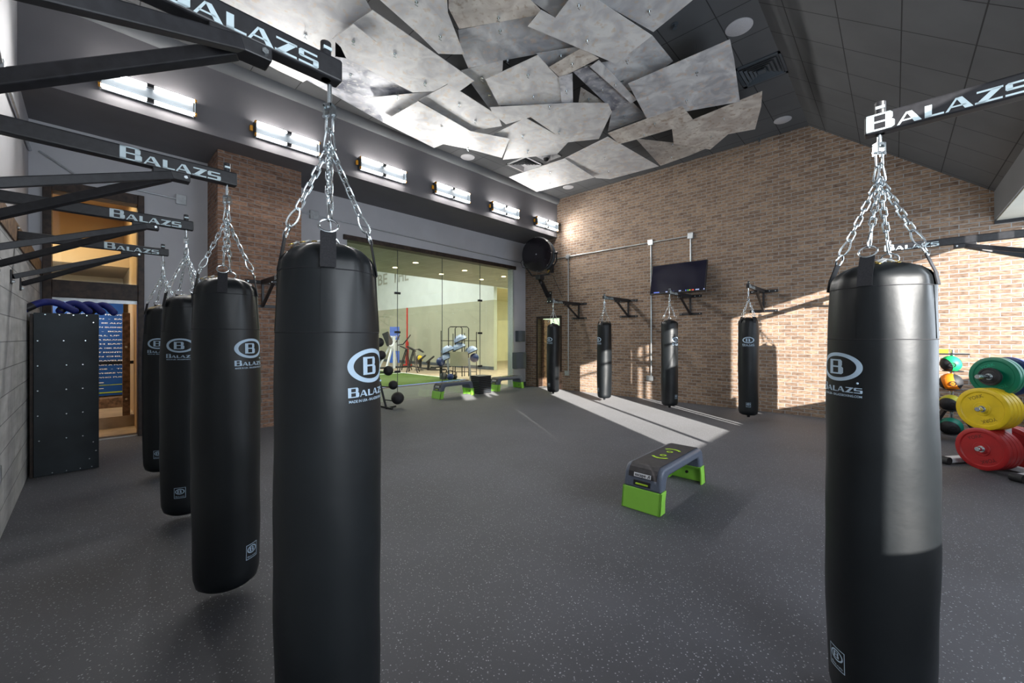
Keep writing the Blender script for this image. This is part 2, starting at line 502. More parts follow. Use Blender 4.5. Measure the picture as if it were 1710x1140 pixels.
bm = B(); bx(bm, -1.0, W + .25, WY - .3, L + .25, -.12, 0)
struct('floor', bm, 'floor')

# brick wall (x = W) with the door opening
DY0, DY1, DZ = 6.85, 7.64, 2.02
bm = B()
def quad(bm, pts): bm.faces.new([bm.verts.new(p) for p in pts])
wb = B()
bx(wb, W, W + .22, DY1, L + .25, 0, CZ + .1)
bx(wb, W, W + .22, DY0, DY1, DZ, CZ + .1)
bx(wb, W, W + .22, WY - .3, DY0, 0, CZ + .1)
struct('wall_right', wb, 'brick')

# rear wall with window and door openings
VX0, VX1, VZ = 3.62, 8.60, 3.46      # glass opening
LX0, LX1, LZ = -.34, .50, 3.42       # door and transom opening
wb = B()
bx(wb, LX1 + .07, VX0 - .0, L, L + .2, 0, SZ + .1)
bx(wb, VX1, W, L, L + .2, 0, SZ + .1)
bx(wb, VX0, VX1, L, L + .2, VZ + .08, SZ + .1)
bx(wb, -.8, LX1 + .07, L, L + .2, LZ + .14, SZ + .1)
bx(wb, -.8, LX0 - .08, L, L + .2, 0, LZ + .14)
struct('wall_back', wb, 'wall_grey')
bm = B(); bx(bm, VX1 + .02, W - .005, L - .015, L, 0, .12); struct('baseboard_back', bm, 'box_grey')
bm = B(); bx(bm, .60, 1.34, L - .015, L, 0, .12); struct('baseboard_left', bm, 'box_grey')

# soffit box with the light fixtures
wb = B(); bx(wb, -.8, W - .002, SF, L + .2, SZ, CZ + .1)
struct('soffit_back', wb, 'soffit'); bpy.data.objects['soffit_back'].name = 'wall_upper_back'
# cove moulding between the soffit and the ceiling
bm = B()
N = 8
prof = [(0, 0)] + [(-.10 * math.sin(PI / 2 * k / N), .14 * (1 - math.cos(PI / 2 * k / N)) ) for k in range(N + 1)] + [(0, .16)]
prism(bm, [(p[0], p[1]) for p in prof[1:]], W + .6, Matrix(((0, 0, 1, -.6), (1, 0, 0, SF), (0, 1, 0, CZ - .14), (0, 0, 0, 1))))
struct('trim_1', bm, 'beam_grey', smooth=True)

# left block wall, ledge, upper wall
bm = B(); bx(bm, XL - .5, XL, WY - .3, L, 0, 2.27); struct('wall_left', bm, 'block')
bm = B(); bx(bm, XL - .5, XL - .10, WY - .3, L + .1, 2.44, CZ + .1); struct('wall_upper_left', bm, 'wall_grey')
bm = B(); bx(bm, XL - .5, XL + .012, WY - .3, L - .02, 2.27, 2.45); struct('trim_2', bm, 'wood_mid')

# brick column standing in front of the rear wall
bm = B(); bx(bm, 1.34, 2.52, 7.4, L, 0, SZ); struct('wall_column', bm, 'brick_dark')

# ceiling: flat part, sloped part, bulkhead
YB = 1.15; YE = -1.06; ZE = 3.60
bm = B(); bx(bm, -1.0, W + .2, YB, L + .2, CZ, CZ + .1); struct('ceiling', bm, 'ceil')
sl = math.atan2(CZ - ZE, YB - YE); ln = math.hypot(CZ - ZE, YB - YE)
bm = B(); bx(bm, -1.0, W + .2, -ln, 0, 0, .1)
o = struct('ceiling_slope', bm, 'slope'); o.location = (0, YB, CZ); o.rotation_euler = (sl, 0, 0)
bm = B(); bx(bm, -1.0, W + .2, WY - .2, YE, 3.18, 3.72); o = struct('ceiling_bulkhead', bm, 'beam_grey')
bm = B(); bx(bm, -1.0, W + .2, WY - .2, YE - .02, 3.165, 3.18); struct('ceiling_soffit', bm, 'beige')
bm = B(); bx(bm, W - .03, W, WY, YE, 3.12, 3.165); struct('trim_3', bm, 'black')

# near wall with its windows
wins = [(.10, .50, 2.70, 3.0), (.83, 1.25, 1.16, 2.2), (.83, 1.25, 2.70, 3.0), (2.81, 5.02, 1.05, 3.1), (5.08, 5.36, 1.05, 3.1), (6.45, W, 1.05, 3.1)]  # small unseen openings shaped to put sun on right bag, arm and decks
xs = sorted(set([-1.0, W + .22] + [w[0] for w in wins] + [w[1] for w in wins]))
wb = B()
for a, c in zip(xs, xs[1:]):
    mid = (a + c) / 2
    zs = sorted([(w[2], w[3]) for w in wins if w[0] <= mid <= w[1]])
    z = 0
    for z0, z1 in zs:
        bx(wb, a, c, WY - .12, WY, z, z0); z = z1
    bx(wb, a, c, WY - .12, WY, z, 3.4)
struct('wall_near', wb, 'wall_grey')
fr_ = B()
for (x0, x1, z0, z1) in wins[3:]:
    if x1 - x0 > 2.4: continue
    if x1 - x0 > 1.5:
        bx(fr_, x0 + .79 - .03, x0 + .79 + .03, WY - .08, WY - .02, z0, z1)
        if x0 < 6: bx(fr_, x0, x1, WY - .08, WY - .02, z1 - .32, z1 - .28)
    else:
        bx(fr_, (x0 + x1) / 2 - .025, (x0 + x1) / 2 + .025, WY - .08, WY - .02, z0, z1)
        bx(fr_, x0, x1, WY - .08, WY - .02, 2.80, 2.86)
struct('window_2', fr_, 'wood_dark')

# rear-left door and transom (timber frame)
f = B()
bx(f, LX0 - .08, LX0, L - .06, L + .2, 0, LZ + .14)
bx(f, LX1, LX1 + .07, L - .06, L + .2, 0, LZ + .14)
bx(f, LX0, LX1, L - .05, L + .2, 2.0, 2.23)
bx(f, LX0, LX1, L - .05, L + .2, LZ, LZ + .14)
door1 = struct('door_1', f, 'wood_dark', bevel=.006)
bm = B(); bx(bm, LX0, LX1, L + .05, L + .058, 2.23, LZ); obj('pane', bm, 'glass', door1)
bm = B(); bx(bm, LX0, LX1, L + .06, L + .10, 1.95, 2.0); obj('door_track', bm, 'conduit', door1)
bm = B(); bx(bm, LX0 + .0, LX1, L + .0, L + .04, 0.0, .012); obj('threshold', bm, 'conduit', door1)

# glass wall
f = B()
bx(f, VX0 - .05, VX1 + .1, L - .05, L + .2, VZ, VZ + .1)
win = struct('window_1', f, 'wood_dark', bevel=.005)
f = B()
bx(f, VX1, VX1 + .03, L - .01, L + .2, 0, VZ); bx(f, VX0, VX0 + .03, L - .01, L + .2, 0, VZ)
obj('window_frame', f, 'conduit', win)
seams = [VX0 + .03, 4.85, 6.10, 7.37, VX1]
for a, c in zip(seams, seams[1:]):
    bm = B(); bx(bm, a + .004, c - .004, L + .06, L + .072, 0.01, VZ); obj('pane', bm, 'glass', win)
for x in (4.85, 7.37):
    for z in (2.47, 1.58, .68):
        bm = B(); bx(bm, x - .07, x + .07, L + .045, L + .09, z - .025, z + .025); obj('clip', bm, 'black', win, bevel=.004)
bm = B()
for x in seams[1:-1]: bx(bm, x - .004, x + .004, L + .058, L + .074, .01, VZ)
obj('seam', bm, 'box_grey', win)

# side door in the brick wall
f = B()
bx(f, W - .03, W + .2, DY0 - .06, DY0, 0, DZ + .06); bx(f, W - .03, W + .2, DY1, DY1 + .06, 0, DZ + .06); bx(f, W - .03, W + .2, DY0, DY1, DZ, DZ + .06)
door2 = struct('door_2', f, 'wood_dark', bevel=.005)
f = B(); bx(f, W + .2, W + .50, DY1 - .06, DY1 - .015, 0.01, DZ - .02)
d = obj('door_leaf', f, 'wood_mid', door2)
f = B(); cyl(f, (W + .40, DY1 - .10, 1.0), (W + .48, DY1 - .10, 1.0), .012); cyl(f, (W + .44, DY1 - .1, 1.0), (W + .44, DY1 - .05, 1.0), .012); obj('door_handle', f, 'chrome', d)

# ------------------------------------------------------------------ rooms behind
TX = 12.59
bm = B(); bx(bm, W + .22, 24, 5.2, L + .2, -.12, -.002); bx(bm, .7, 24, 10.62, 27, -.12, -.002); bx(bm, 9, 24, L + .2, 10.62, -.12, -.002); struct('floor_beyond', bm, 'wood_floor')
bm = B(); bx(bm, .7, 9, L + .2, 10.62, -.12, -.002); struct('floor_beyond_front', bm, plain('dark_teal_floor', (.07, .085, .08), .4, scale=3))
bm = B(); bx(bm, .9, 8.9, 10.85, 22, 0, .012); struct('floor_turf', bm, 'turf')
bm = B(); bx(bm, 8.9, 8.98, 10.85, 22, 0, .014); bx(bm, .9, 8.9, 14.6, 14.68, .012, .016); struct('trim_4', bm, 'white')
bm = B(); bx(bm, .9, 9.0, 10.70, 10.85, 0, .012); struct('trim_5', bm, 'poster_blue')
bm = B(); bx(bm, .9, 9.0, 10.62, 10.70, 0, .012); struct('trim_6', bm, 'wood_mid')
bm = B(); bx(bm, TX, TX + .2, 13.1, 27, 0, 3.17); struct('wall_beyond', bm, 'tan')
bm = B(); bx(bm, TX, TX + .2, 13.1, 27, 3.17, 7.5); struct('wall_beyond_upper', bm, 'white')
bm = B(); bx(bm, TX - .02, TX, 13.1, 27, 0, .15); struct('baseboard_beyond', bm, 'box_grey')
bm = B(); bx(bm, .7, 24, L + .2, 13.1, 3.77, 3.9); bx(bm, W + .22, 24, 5.2, L + .2, 3.77, 3.9)
struct('ceiling_beyond', bm, grid_mat('beyond_ceiling_tile', (.40, .40, .35), (.6, .6, .55), .61, 1.22))
bm = B(); bx(bm, .7, 13, 12.98, 13.1, 3.9, 7.5); bx(bm, .7, 13, 27, 27.2, 0, 7.5); bx(bm, .6, .8, 11.5, 27.2, 0, 7.5); bx(bm, .6, 13, 12.98, 27.2, 7.5, 7.7); bx(bm, .72, .80, L + .2, 11.5, 0, 3.9)
struct('wall_beyond_far', bm, 'white')
bm = B(); bx(bm, 21.5, 21.7, 5, 20, 0, 3.9); bx(bm, TX + .2, 22, 18, 18.2, 0, 3.9); bx(bm, W + .2, 22, 5, 5.2, 0, 3.9); bx(bm, TX, 22, 13.3, 20, 3.77, 3.9)
struct('wall_corridor', bm, 'yellow_wall')
bm = B(); bx(bm, 14, 14.15, 9, 12.2, 0, 3.77); struct('wall_beyond_side', bm, plain('pale_green_paint', (.5, .66, .48), .7, scale=2, var=.04))
bm = B(); bx(bm, 21.44, 21.5, 12, 16.5, 1.6, 3.2); struct('window_3', bm, emit('bright_window', (.8, .95, 1), 2.5))  # added glowing panel that brightens the corridor end
for i, (u, v_) in enumerate([(660, 446), (694, 438), (737, 457), (776, 451), (804, 466), (841, 461), (593, 422)]):
    p = on_z(u, v_, 3.77)
    bm = B(); cyl(bm, (0, 0, -.012), (0, 0, 0), .10, seg=24)
    o = obj('downlight', bm, 'conduit', loc=p, smooth=True)
    bm = B(); cyl(bm, (0, 0, -.016), (0, 0, -.011), .08, seg=24); obj('diffuser', bm, 'downlight', o)
    lab = ['beside the left glass seam, front row', 'just right of the left glass seam, back row', 'left of the middle glass seam', 'between the middle and right glass seams', 'under the right glass seam', 'nearest the right edge of the glass wall', 'seen just right of the near black bag top'][i]
    tag(o, 'round downlight beyond the glass, ' + lab, 'ceiling light', 'downlights beyond the glass wall')
    add_light('downlight_lamp', 'SPOT', (p.x, p.y, p.z - .05), 160, (1, .88, .68), (0, 0, 0), .08, spot=R(140))
add_light('far_gym_lamp', 'AREA', (6, 17, 7.3), 900, (1, 1, .98), (0, 0, 0), 6, 6)
add_light('corridor_lamp', 'AREA', (16, 11, 3.7), 420, (1, .95, .75), (0, 0, 0), 4, 4)  # fill added to light the corridor, no fixture modelled
add_light('side_door_lamp', 'AREA', (11, 6.6, 3.7), 90, (.9, 1, .9), (0, 0, 0), 1.5, 1.5)  # added fill, brightens the view through the side door
add_light('side_room_lamp', 'AREA', (12, 10.4, 3.7), 160, (.95, 1, .93), (0, 0, 0), 2, 2)  # added fill for the pale green wall behind the side door
for wd, y0, wid in (('BE', 23.7, 1.15), ('THE', 21.85, 1.75)):
    bm = text_bm(wd, .95, .012); w0, w1 = width_of(bm); bmesh.ops.scale(bm, vec=(wid / (w1 - w0), 1, 1), verts=bm.verts)
    b2 = B(); merge(b2, bm, Matrix(((0, 0, -1, TX - .02), (-1, 0, 0, y0), (0, 1, 0, 4.75), (0, 0, 0, 1))))
    tag(obj('wall_lettering', b2, 'beige'), 'pale raised wall letters reading ' + wd + ' high on the far white wall', 'lettering', 'raised letters on the far wall')

# room behind the left door
bm = B(); bx(bm, -1.8, .72, L + .2, 9.1, -.12, .0); struct('floor_left_room', bm, 'wood_floor')
bm = B(); bx(bm, -1.8, .72, 9.1, 12.3, -.12, .18); struct('floor_left_step', bm, 'wood_floor')
bm = B(); bx(bm, .52, .72, L + .2, 12.3, 0, 4.2); bx(bm, -2.0, -1.8, L + .2, 12.3, 0, 4.2); bx(bm, -2, .72, 12.3, 12.5, 0, 4.2); bx(bm, -2, .72, L + .2, 12.5, 4.1, 4.3); bx(bm, -1.8, -.8, L, L + .2, 0, 4.3)
struct('wall_left_room', bm, 'warm')
bm = B(); bx(bm, -1.8, .52, 10.3, 12.3, 2.75, 3.05); struct('ceiling_left_room', bm, 'warm')
add_light('left_room_lamp', 'AREA', (-.6, 9.6, 4.0), 55, (1, .78, .48), (0, 0, 0), 1.2, 1.0)
add_light('left_room_cove_lamp', 'AREA', (-.5, 9.5, 2.3), 14, (.8, .9, 1), (R(65), 0, 0), .8, .3)  # cool fill aimed at the blue sign, no cove around it
bm = B(); bx(bm, -1.78, .5, 10.3, 10.55, .18, .36); tag(obj('wooden_curb', bm, 'wood_mid', bevel=.01), 'low reclaimed wood curb below the blue sign behind the left door', 'curb')
sg = thing('blue_sign', 'blue wall sign with rows of small white words and lime lines behind the left door', 'sign', (-.55, 10.6, .38))
bm = B(); bx(bm, -1.1, 1.0, 0, .05, 0, 1.88); obj('panel', bm, 'sign_blue', sg)
lines = ['BE AGILE  -  TRAVEL', 'LOG CABIN  -  EAT', 'WORLD  -  BE ALIVE', 'RUN MY OWN BUSINESS', 'BUSINESS  -  BOAT', 'DO A PULL UP  -', 'HAVE BETTER BALANCE', '-  BREATH EASY', 'COMPETE IN A 10K RACE', 'CONSISTENT MONTHS', '-  REPEL IN CHILE', 'WORLD TRAVELER', 'MARRY  -  RUN A FULL', 'TO OLD AGE  -  TO', 'RED LIFE.  WHERE WE', 'STUDENTS WHO PUSH']
for i, s in enumerate(lines):
    tb = B()
    bmt = text_bm(s, .030, .0008)
    w0, w1 = width_of(bmt); bmesh.ops.scale(bmt, vec=(.75 / (w1 - w0), 1, 1), verts=bmt.verts)
    merge(tb, bmt, Matrix(((1, 0, 0, .28), (0, 0, 1, -.004), (0, 1, 0, 1.49 - .0775 * i), (0, 0, 0, 1))))
    obj('sign_text', tb, 'label_white', sg)
bm = B(); bx(bm, .28, .74, -.004, 0, .235, .25); bx(bm, .28, .74, -.004, 0, .13, .14); obj('white_line', bm, 'label_white', sg)
bm = B(); bx(bm, .25, 1.0, -.004, 0, .19, .20); bx(bm, .25, 1.0, -.004, 0, .045, .065); obj('lime_line', bm, 'lime', sg)
ra = thing('wooden_railing', 'rough timber post with dark rail just behind the left doorway', 'railing', (.425, 9.17, 0))
bm = B(); bx(bm, -.045, .045, -.04, .04, .04, 1.86); obj('post', bm, 'wood_mid', ra, bevel=.004)
bm = B(); bx(bm, -2.1, .09, .04, .08, 1.02, 1.07); obj('rail', bm, 'black', ra)
for z in (.45, 1.3):
    bm = B(); sphere(bm, (0, -.04, z), .018, sy=.5, seg=12); obj('bolt', bm, 'chrome', ra, smooth=True)

# ------------------------------------------------------------------ ceiling sheets
SHEETS = [
 # points (in the view), height, material, label
 ([(998, -60), (998, 0), (1091, 54), (1158, 0), (1200, -60)], 5.05, 'sheet_a', 'pale metal ceiling sheet at the top edge, left of the large white ceiling disc'),
 ([(884, -40), (884, -1), (927, 30), (965, -8), (975, -40)], 5.16, 'sheet_b', 'small grey corner of sheet tucked between two panels at the top edge'),
 ([(903.5, 16.7), (881.6, 44), (1028, 107), (1089, 60), (998, 0), (960, -40), (950, 0), (927, 30)], 5.00, 'sheet_a', 'large pale sheet with a notched left corner at the top centre'),
 ([(1049, 139), (1219, 67), (1226, 100), (1235.6, 170), (1080, 197)], 4.98, 'sheet_b', 'big brown-flecked sheet beside the dark square air vent'),
 ([(1089, 60), (1124, 103), (1060, 150), (1000, 160), (975, 110), (1028, 100)], 5.10, 'sheet_b', 'grey sheet under the notched sheet, pointing at the dark ceiling tiles'),
 ([(956.7, 119), (980.5, 110), (1053.6, 171.5), (1023.8, 185)], 5.08, 'sheet_d', 'narrow slanted dark strip of sheet in the middle of the cluster'),
 ([(985, 112), (1000, 101), (1064, 166), (1054, 172)], 5.03, 'sheet_b', 'thin folded channel strip beside the slanted dark strip'),
 ([(917, 112), (972, 80), (1000, 98), (936, 130)], 5.02, 'sheet_c', 'short brown strip crossing below the notched sheet'),
 ([(896, 90), (966, 78), (972, 84), (915, 114)], 5.09, 'sheet_b', 'small grey sliver behind the short brown strip'),
 ([(810.5, 133), (898, 92), (916, 112), (934, 130), (939, 174), (833, 176)], 5.04, 'sheet_a', 'rust-stained cream sheet with one curved corner in the centre'),
 ([(933, 128), (956, 122), (957, 173.5), (938, 174)], 5.02, 'sheet_d', 'short dark folded strip at the right of the rust-stained sheet'),
 ([(749, 14), (750, -50), (884, -50), (884, -2), (903, 17), (895, 26), (767, 49)], 5.10, 'sheet_c', 'brown streaked sheet crossing the top edge of the view'),
 ([(765, 49), (895, 25), (881.6, 44), (964, 79.5), (840, 101), (782, 113), (770, 85)], 5.15, 'sheet_b', 'wide grey sheet with a thin upright rib in the centre top'),
 ([(628, -50), (628, -5), (700, 58), (732, 89), (758, 90), (775, 90), (748, 22), (743, -50)], 5.02, 'sheet_a', 'long pale wedge hanging from the top edge above the black gap'),
 ([(622, 18), (792, 135), (768, 152), (747, 140), (725, 152), (689, 154), (578, 97), (560, 60)], 5.03, 'sheet_a', 'largest bright sheet right of the near arm tip'),
 ([(300, -90), (594, -30), (622, 20), (556, 62), (520, 110), (470, 80), (300, -10)], 5.08, 'sheet_a', 'pale sheet behind the big BALAZS lettering of the nearest arm'),
 ([(590, 40), (631, 72), (584, 93), (555, 65)], 4.99, 'sheet_a', 'small square patch of sheet pinned by one hook'),
 ([(300, -20), (560, 60), (560, 95), (525, 126), (506, 137), (466, 118), (426, 96), (330, 45)], 5.14, 'sheet_a', 'bright torn-edged sheet below the nearest arm'),
 ([(530, 90), (578, 97), (690, 155), (724, 152), (640, 205), (560, 160), (505, 130)], 5.17, 'sheet_d', 'dark mottled sheet against the soffit cove behind the nearest chain'),
 ([(617.5, 163), (726, 152.6), (698, 168.5), (642, 202)], 5.10, 'sheet_a', 'thin bright triangular sheet between two bright panels'),
 ([(698, 168.5), (786, 219), (851, 232), (838, 264), (787, 250), (740, 240.5), (725, 247), (639, 203)], 5.02, 'sheet_a', 'long bright sheet along the soffit, over the left small ceiling disc'),
 ([(749, 140), (832, 193), (838, 210), (786, 219), (699, 168)], 5.06, 'sheet_a', 'bright rectangular sheet with a dark gap on its upper right edge'),
 ([(770, 118), (840, 100), (836, 178), (818, 182), (780, 130)], 5.16, 'sheet_a', 'bright sheet half covered by the rust-stained sheet'),
 ([(818, 180), (957, 172), (1015, 172), (1022, 186), (1000, 231), (948, 237), (886, 196), (845, 208), (822, 190)], 5.01, 'sheet_a', 'wide cream sheet with one long slit'),
 ([(877, 196), (950, 236), (930, 258), (840, 267), (851, 232), (821, 226)], 5.06, 'sheet_a', 'bright square sheet left of the ceiling camera'),
 ([(1015, 226.7), (1100, 277.5), (1019, 299.8), (995.5, 298), (943, 264)], 5.00, 'sheet_a', 'whitish square sheet low over the brick wall'),
 ([(850, 296), (943, 265), (993, 296), (896, 320)], 4.98, 'sheet_a', 'lowest-left corner sheet beside the soffit end'),
 ([(1015, 222), (1139, 177.5), (1157, 200), (1124, 215), (1065, 232), (1034, 240)], 4.97, 'sheet_c', 'brown-edged long strip above the brick wall'),
 ([(1122, 213), (1156.6, 200), (1273, 153.6), (1271, 179), (1261, 216), (1216, 224), (1186, 249), (1125, 239)], 5.02, 'sheet_c', 'brown stained sheet with a jagged corner, rightmost of all'),
 ([(1062, 232), (1185, 245), (1150, 260), (1103, 277)], 5.12, 'sheet_c', 'dark brown sheet partly hidden behind the jagged one'),
 ([(1022, 184), (1054, 168), (1081, 195), (1015, 220)], 5.10, 'sheet_b', 'small grey sheet between the wide cream sheet and the brown-flecked one'),
 ([(970, 146), (1013, 173), (966, 172)], 5.13, 'sheet_c', 'tiny brown triangle of sheet in the dark gap'),
]
for pts, z, mat, lab in SHEETS:
    P = [on_z(u, v_, z) for u, v_ in pts]
    c = sum(P, Vector()) / len(P)
    bm = B(); prism(bm, [(p.x - c.x, p.y - c.y) for p in P], .006)
    o = obj('metal_sheet', bm, mat, loc=(c.x, c.y, z), bevel=0)
    o.rotation_euler = (R(random.uniform(-.7, .7)), R(random.uniform(-.7, .7)), 0)
    tag(o, lab, 'ceiling panel', 'weathered metal sheets hung under the ceiling')
    hb = B()
    xs_ = [p.x - c.x for p in P]; ys_ = [p.y - c.y for p in P]
    big = (max(xs_) - min(xs_)) * (max(ys_) - min(ys_)) > .5
    spots = [(.35 * min(xs_), .2 * min(ys_)), (.35 * max(xs_), .25 * max(ys_))] if big else [(0, 0)]
    for (hx, hy) in spots:
        hb = B(); cyl(hb, (hx, hy, -.045), (hx, hy, CZ - z - .02), .004, seg=6); cyl(hb, (hx, hy, -.012), (hx, hy, -.001), .02, seg=10); bar(hb, (hx - .02, hy, -.044), (hx + .02, hy, -.044), .007)
        obj('hanger_bolt', hb, 'chrome', o)

# ceiling discs, vents, camera, sprinklers
for (u, v_, r, lab) in ((1234, 45, .155, 'large white round ceiling speaker beside the sloped ceiling'), (1307, 200, .135, 'white round ceiling speaker low over the brick wall on dark tiles'),
                        (781, 262, .15, 'white round ceiling speaker close to the soffit in the light'), (949, 312, .14, 'small white round ceiling speaker in the far corner')):
    p = on_z(u, v_, CZ)
    bm = B(); lathe(bm, [(0, -.014), (r * .93, -.014), (r, -.008), (r, .0)], 40); o = obj('ceiling_speaker', bm, 'tile_white', loc=p, smooth=True)
    tag(o, lab, 'speaker', 'round ceiling speakers')
def vent(u, v_, lab, mat):
    p = on_z(u, v_, CZ)
    t_ = thing('air_vent', lab, 'vent', p, 0, 'square ceiling air vents')
    bm = B(); s = .30
    for k in (1,):
        for (a0, a1, b0, b1) in ((-s, s, -s, -s + .05), (-s, s, s - .05, s), (-s, -s + .05, -s, s), (s - .05, s, -s, s)): bx(bm, a0, a1, b0, b1, -.015, 0)
    obj('vent_frame', bm, mat, t_)
    for k, s in enumerate((.24, .19, .14, .09)):
        bm = B(); zb = -.03
        for ang in range(4):
            m = Matrix.Rotation(ang * PI / 2, 4, 'Z')
            v4 = [(-s, -s, zb), (s, -s, zb), (s - .035, -s + .035, -.002), (-s + .035, -s + .035, -.002)]
            bm.faces.new([bm.verts.new(m @ Vector(q)) for q in v4])
        obj('louver', bm, mat, t_)
    bm = B(); bx(bm, -.05, .05, -.05, .05, -.03, -.02); obj('vent_core', bm, mat, t_)
vent(1272, 117, 'dark square ceiling vent beside the brown-flecked sheet', 'box_grey')
vent(876, 274, 'white square ceiling vent near the far corner', 'tile_white')
p = on_z(912, 258, CZ)
cm = thing('ceiling_camera', 'white dome security camera on a square plate near the far corner', 'camera', p)
bm = B(); bx(bm, -.28, .28, -.2, .2, -.01, 0); obj('mount_plate', bm, 'tile_white', cm)
bm = B(); lathe(bm, [(.09, 0), (.09, -.06), (.07, -.075), (0, -.075)], 24, mat=Matrix.Translation((0, 0, -.01))); obj('camera_collar', bm, 'tile_white', cm, smooth=True)
bm = B(); sphere(bm, (0, 0, -.09), .06, seg=20); obj('dome', bm, 'black', cm, smooth=True)
for (u, v_, lab) in ((1127, 40, 'small sprinkler head near the big pale sheet and large disc'), (1268, 231, 'small sprinkler head at the top of the brick wall'), (807, 211, 'small sprinkler head in the gap of the bright sheets')):
    p = on_z(u, v_, CZ)
    bm = B(); cyl(bm, (0, 0, -.05), (0, 0, 0), .012); cyl(bm, (0, 0, -.006), (0, 0, 0), .04); cyl(bm, (0, 0, -.058), (0, 0, -.05), .025)
    tag(obj('sprinkler_head', bm, 'box_grey', loc=p, smooth=True), lab, 'sprinkler', 'ceiling sprinkler heads')

# ------------------------------------------------------------------ wall light fixtures
NM = ['first', 'second', 'third', 'fourth', 'fifth', 'sixth']
fix = None
def make_fixture():
    t_ = thing('wall_light', '', 'wall light', (0, 0, 0), 0, 'twin tube lights on the soffit')
    W2 = .93
    for z in (.09, -.09):
        for (x0, x1) in ((.02, W2 / 2 - .035), (W2 / 2 + .035, W2 - .02)):
            bm = B(); cyl(bm, (x0, 0, z), (x1, 0, z), .017, seg=12); obj('light_tube', bm, 'tube', t_, smooth=True)
        for (x0, x1) in ((-.0, .022), (W2 - .022, W2)):
            bm = B(); cyl(bm, (x0, 0, z), (x1, 0, z), .026, seg=12); obj('end_cap', bm, 'amber', t_, smooth=True)
        bm = B(); bx(bm, W2 / 2 - .036, W2 / 2 + .036, -.02, .03, z - .022, z + .022); obj('middle_holder', bm, 'black', t_, bevel=.004)
    bm = B(); bx(bm, .03, W2 - .03, .05, .075, -.11, .11); obj('back_plate', bm, 'box_grey', t_)
    for x in (.01, W2 - .01):
        bm = B(); bx(bm, x - .006, x + .006, -.02, .105, -.11, .11); obj('bracket', bm, 'box_grey', t_)
    bm = B(); bx(bm, -.055, -.012, .03, .07, -.04, .04); obj('junction_cap', bm, 'amber', t_, bevel=.01)
    return t_
fix0 = make_fixture()
for k in range(6):
    loc = (.075 + 1.613 * k, SF - .11, 4.55)
    lab = NM[k] + ' twin tube wall light from the left along the dark soffit'
    if k == 0: fix0.location = loc; fix0['label'] = lab
    else: dup(fix0, loc, 0, lab)
    for dx in (.24, .69):
        for dz in (.09, -.09):
            add_light('wall_light_lamp', 'SPOT', (loc[0] + dx, loc[1] - .022, loc[2] + dz), 34, (1, .98, .95), (R(68), 0, R(180)), .012, spot=R(158))

# ------------------------------------------------------------------ punching bags
def prof_r(z, taper):
    P = [(.075, .0), (.076, .07), (.083, .115), (.105, .142), (.15, .153), (.3, .158), (.6, .162), (1.0, .162), (1.3, .159)]
    P += [(1.5, .154), (1.62, .146), (1.70, .141)] if taper else [(1.5, .157), (1.62, .155), (1.70, .153)]
    k = P[-1][1] / .141
    P += [(1.722, .138 * k), (1.742, .127 * k), (1.762, .105 * k), (1.777, .075 * k), (1.786, .038 * k), (1.789, 0)]
    for (z0, r0), (z1, r1) in zip(P, P[1:]):
        if z0 <= z <= z1:
            f = (z - z0) / (z1 - z0); return r0 + (r1 - r0) * f
    return 0
def dent(a, z, taper):
    ph = 1.3 if taper else .4
    d = .0022 * math.sin(2 * a + z * 3 + ph) + .0016 * math.sin(3 * a - z * 7 + ph) + .0010 * math.sin(z * 17 + a)
    if z > 1.60: d += .0035 * min(1, (z - 1.6) / .1) * math.sin(9 * a + 2 * math.sin(3 * a))
    return d * min(1, prof_r(z, taper) / .1)
def body_mesh(taper):
    bm = B()
    zs = [.075, .076, .079, .083, .092, .105, .13, .15, .17] + [.17 + i * .05 for i in range(1, 31)] + [1.69, 1.70, 1.706, 1.712, 1.722, 1.732, 1.742, 1.752, 1.762, 1.77, 1.777, 1.782, 1.786, 1.789]
    zs = sorted(set(zs))
    pr = [(prof_r(z, taper), z) for z in zs]
    pr[0] = (0, .075)
    fn = lambda a, z: dent(a, z, taper)
    lathe(bm, pr, 72, fn)
    return bm
def wrap(bm, az0, z0, taper, lift=.0014, step=.008):
    """wrap a flat drawing (x = along the girth, y = up) round the bag"""
    xs_ = [v.co.x for v in bm.verts]; a = min(xs_); 
    while a < max(xs_):
        a += step
        g = bm.verts[:] + bm.edges[:] + bm.faces[:]
        bmesh.ops.bisect_plane(bm, geom=g, plane_co=(a, 0, 0), plane_no=(1, 0, 0))
    for v in bm.verts:
        z = z0 + v.co.y; r = prof_r(z, taper)
        an = az0 + v.co.x / r
        r += dent(an, z, taper); v.co = Vector(((r + lift) * math.cos(an), (r + lift) * math.sin(an), z))

def link_pts(c, d, s, ln_, wd, n=14):
    """stadium loop centred on c, long axis d, wide axis s"""
    pts = []
    h = ln_ / 2 - wd / 2
    for k in range(n):
        a = 2 * PI * k / n
        pts.append(c + s * (wd / 2 * math.sin(a)) + d * (wd / 2 * math.cos(a) + (h if math.cos(a) >= 0 else -h)))
    return pts

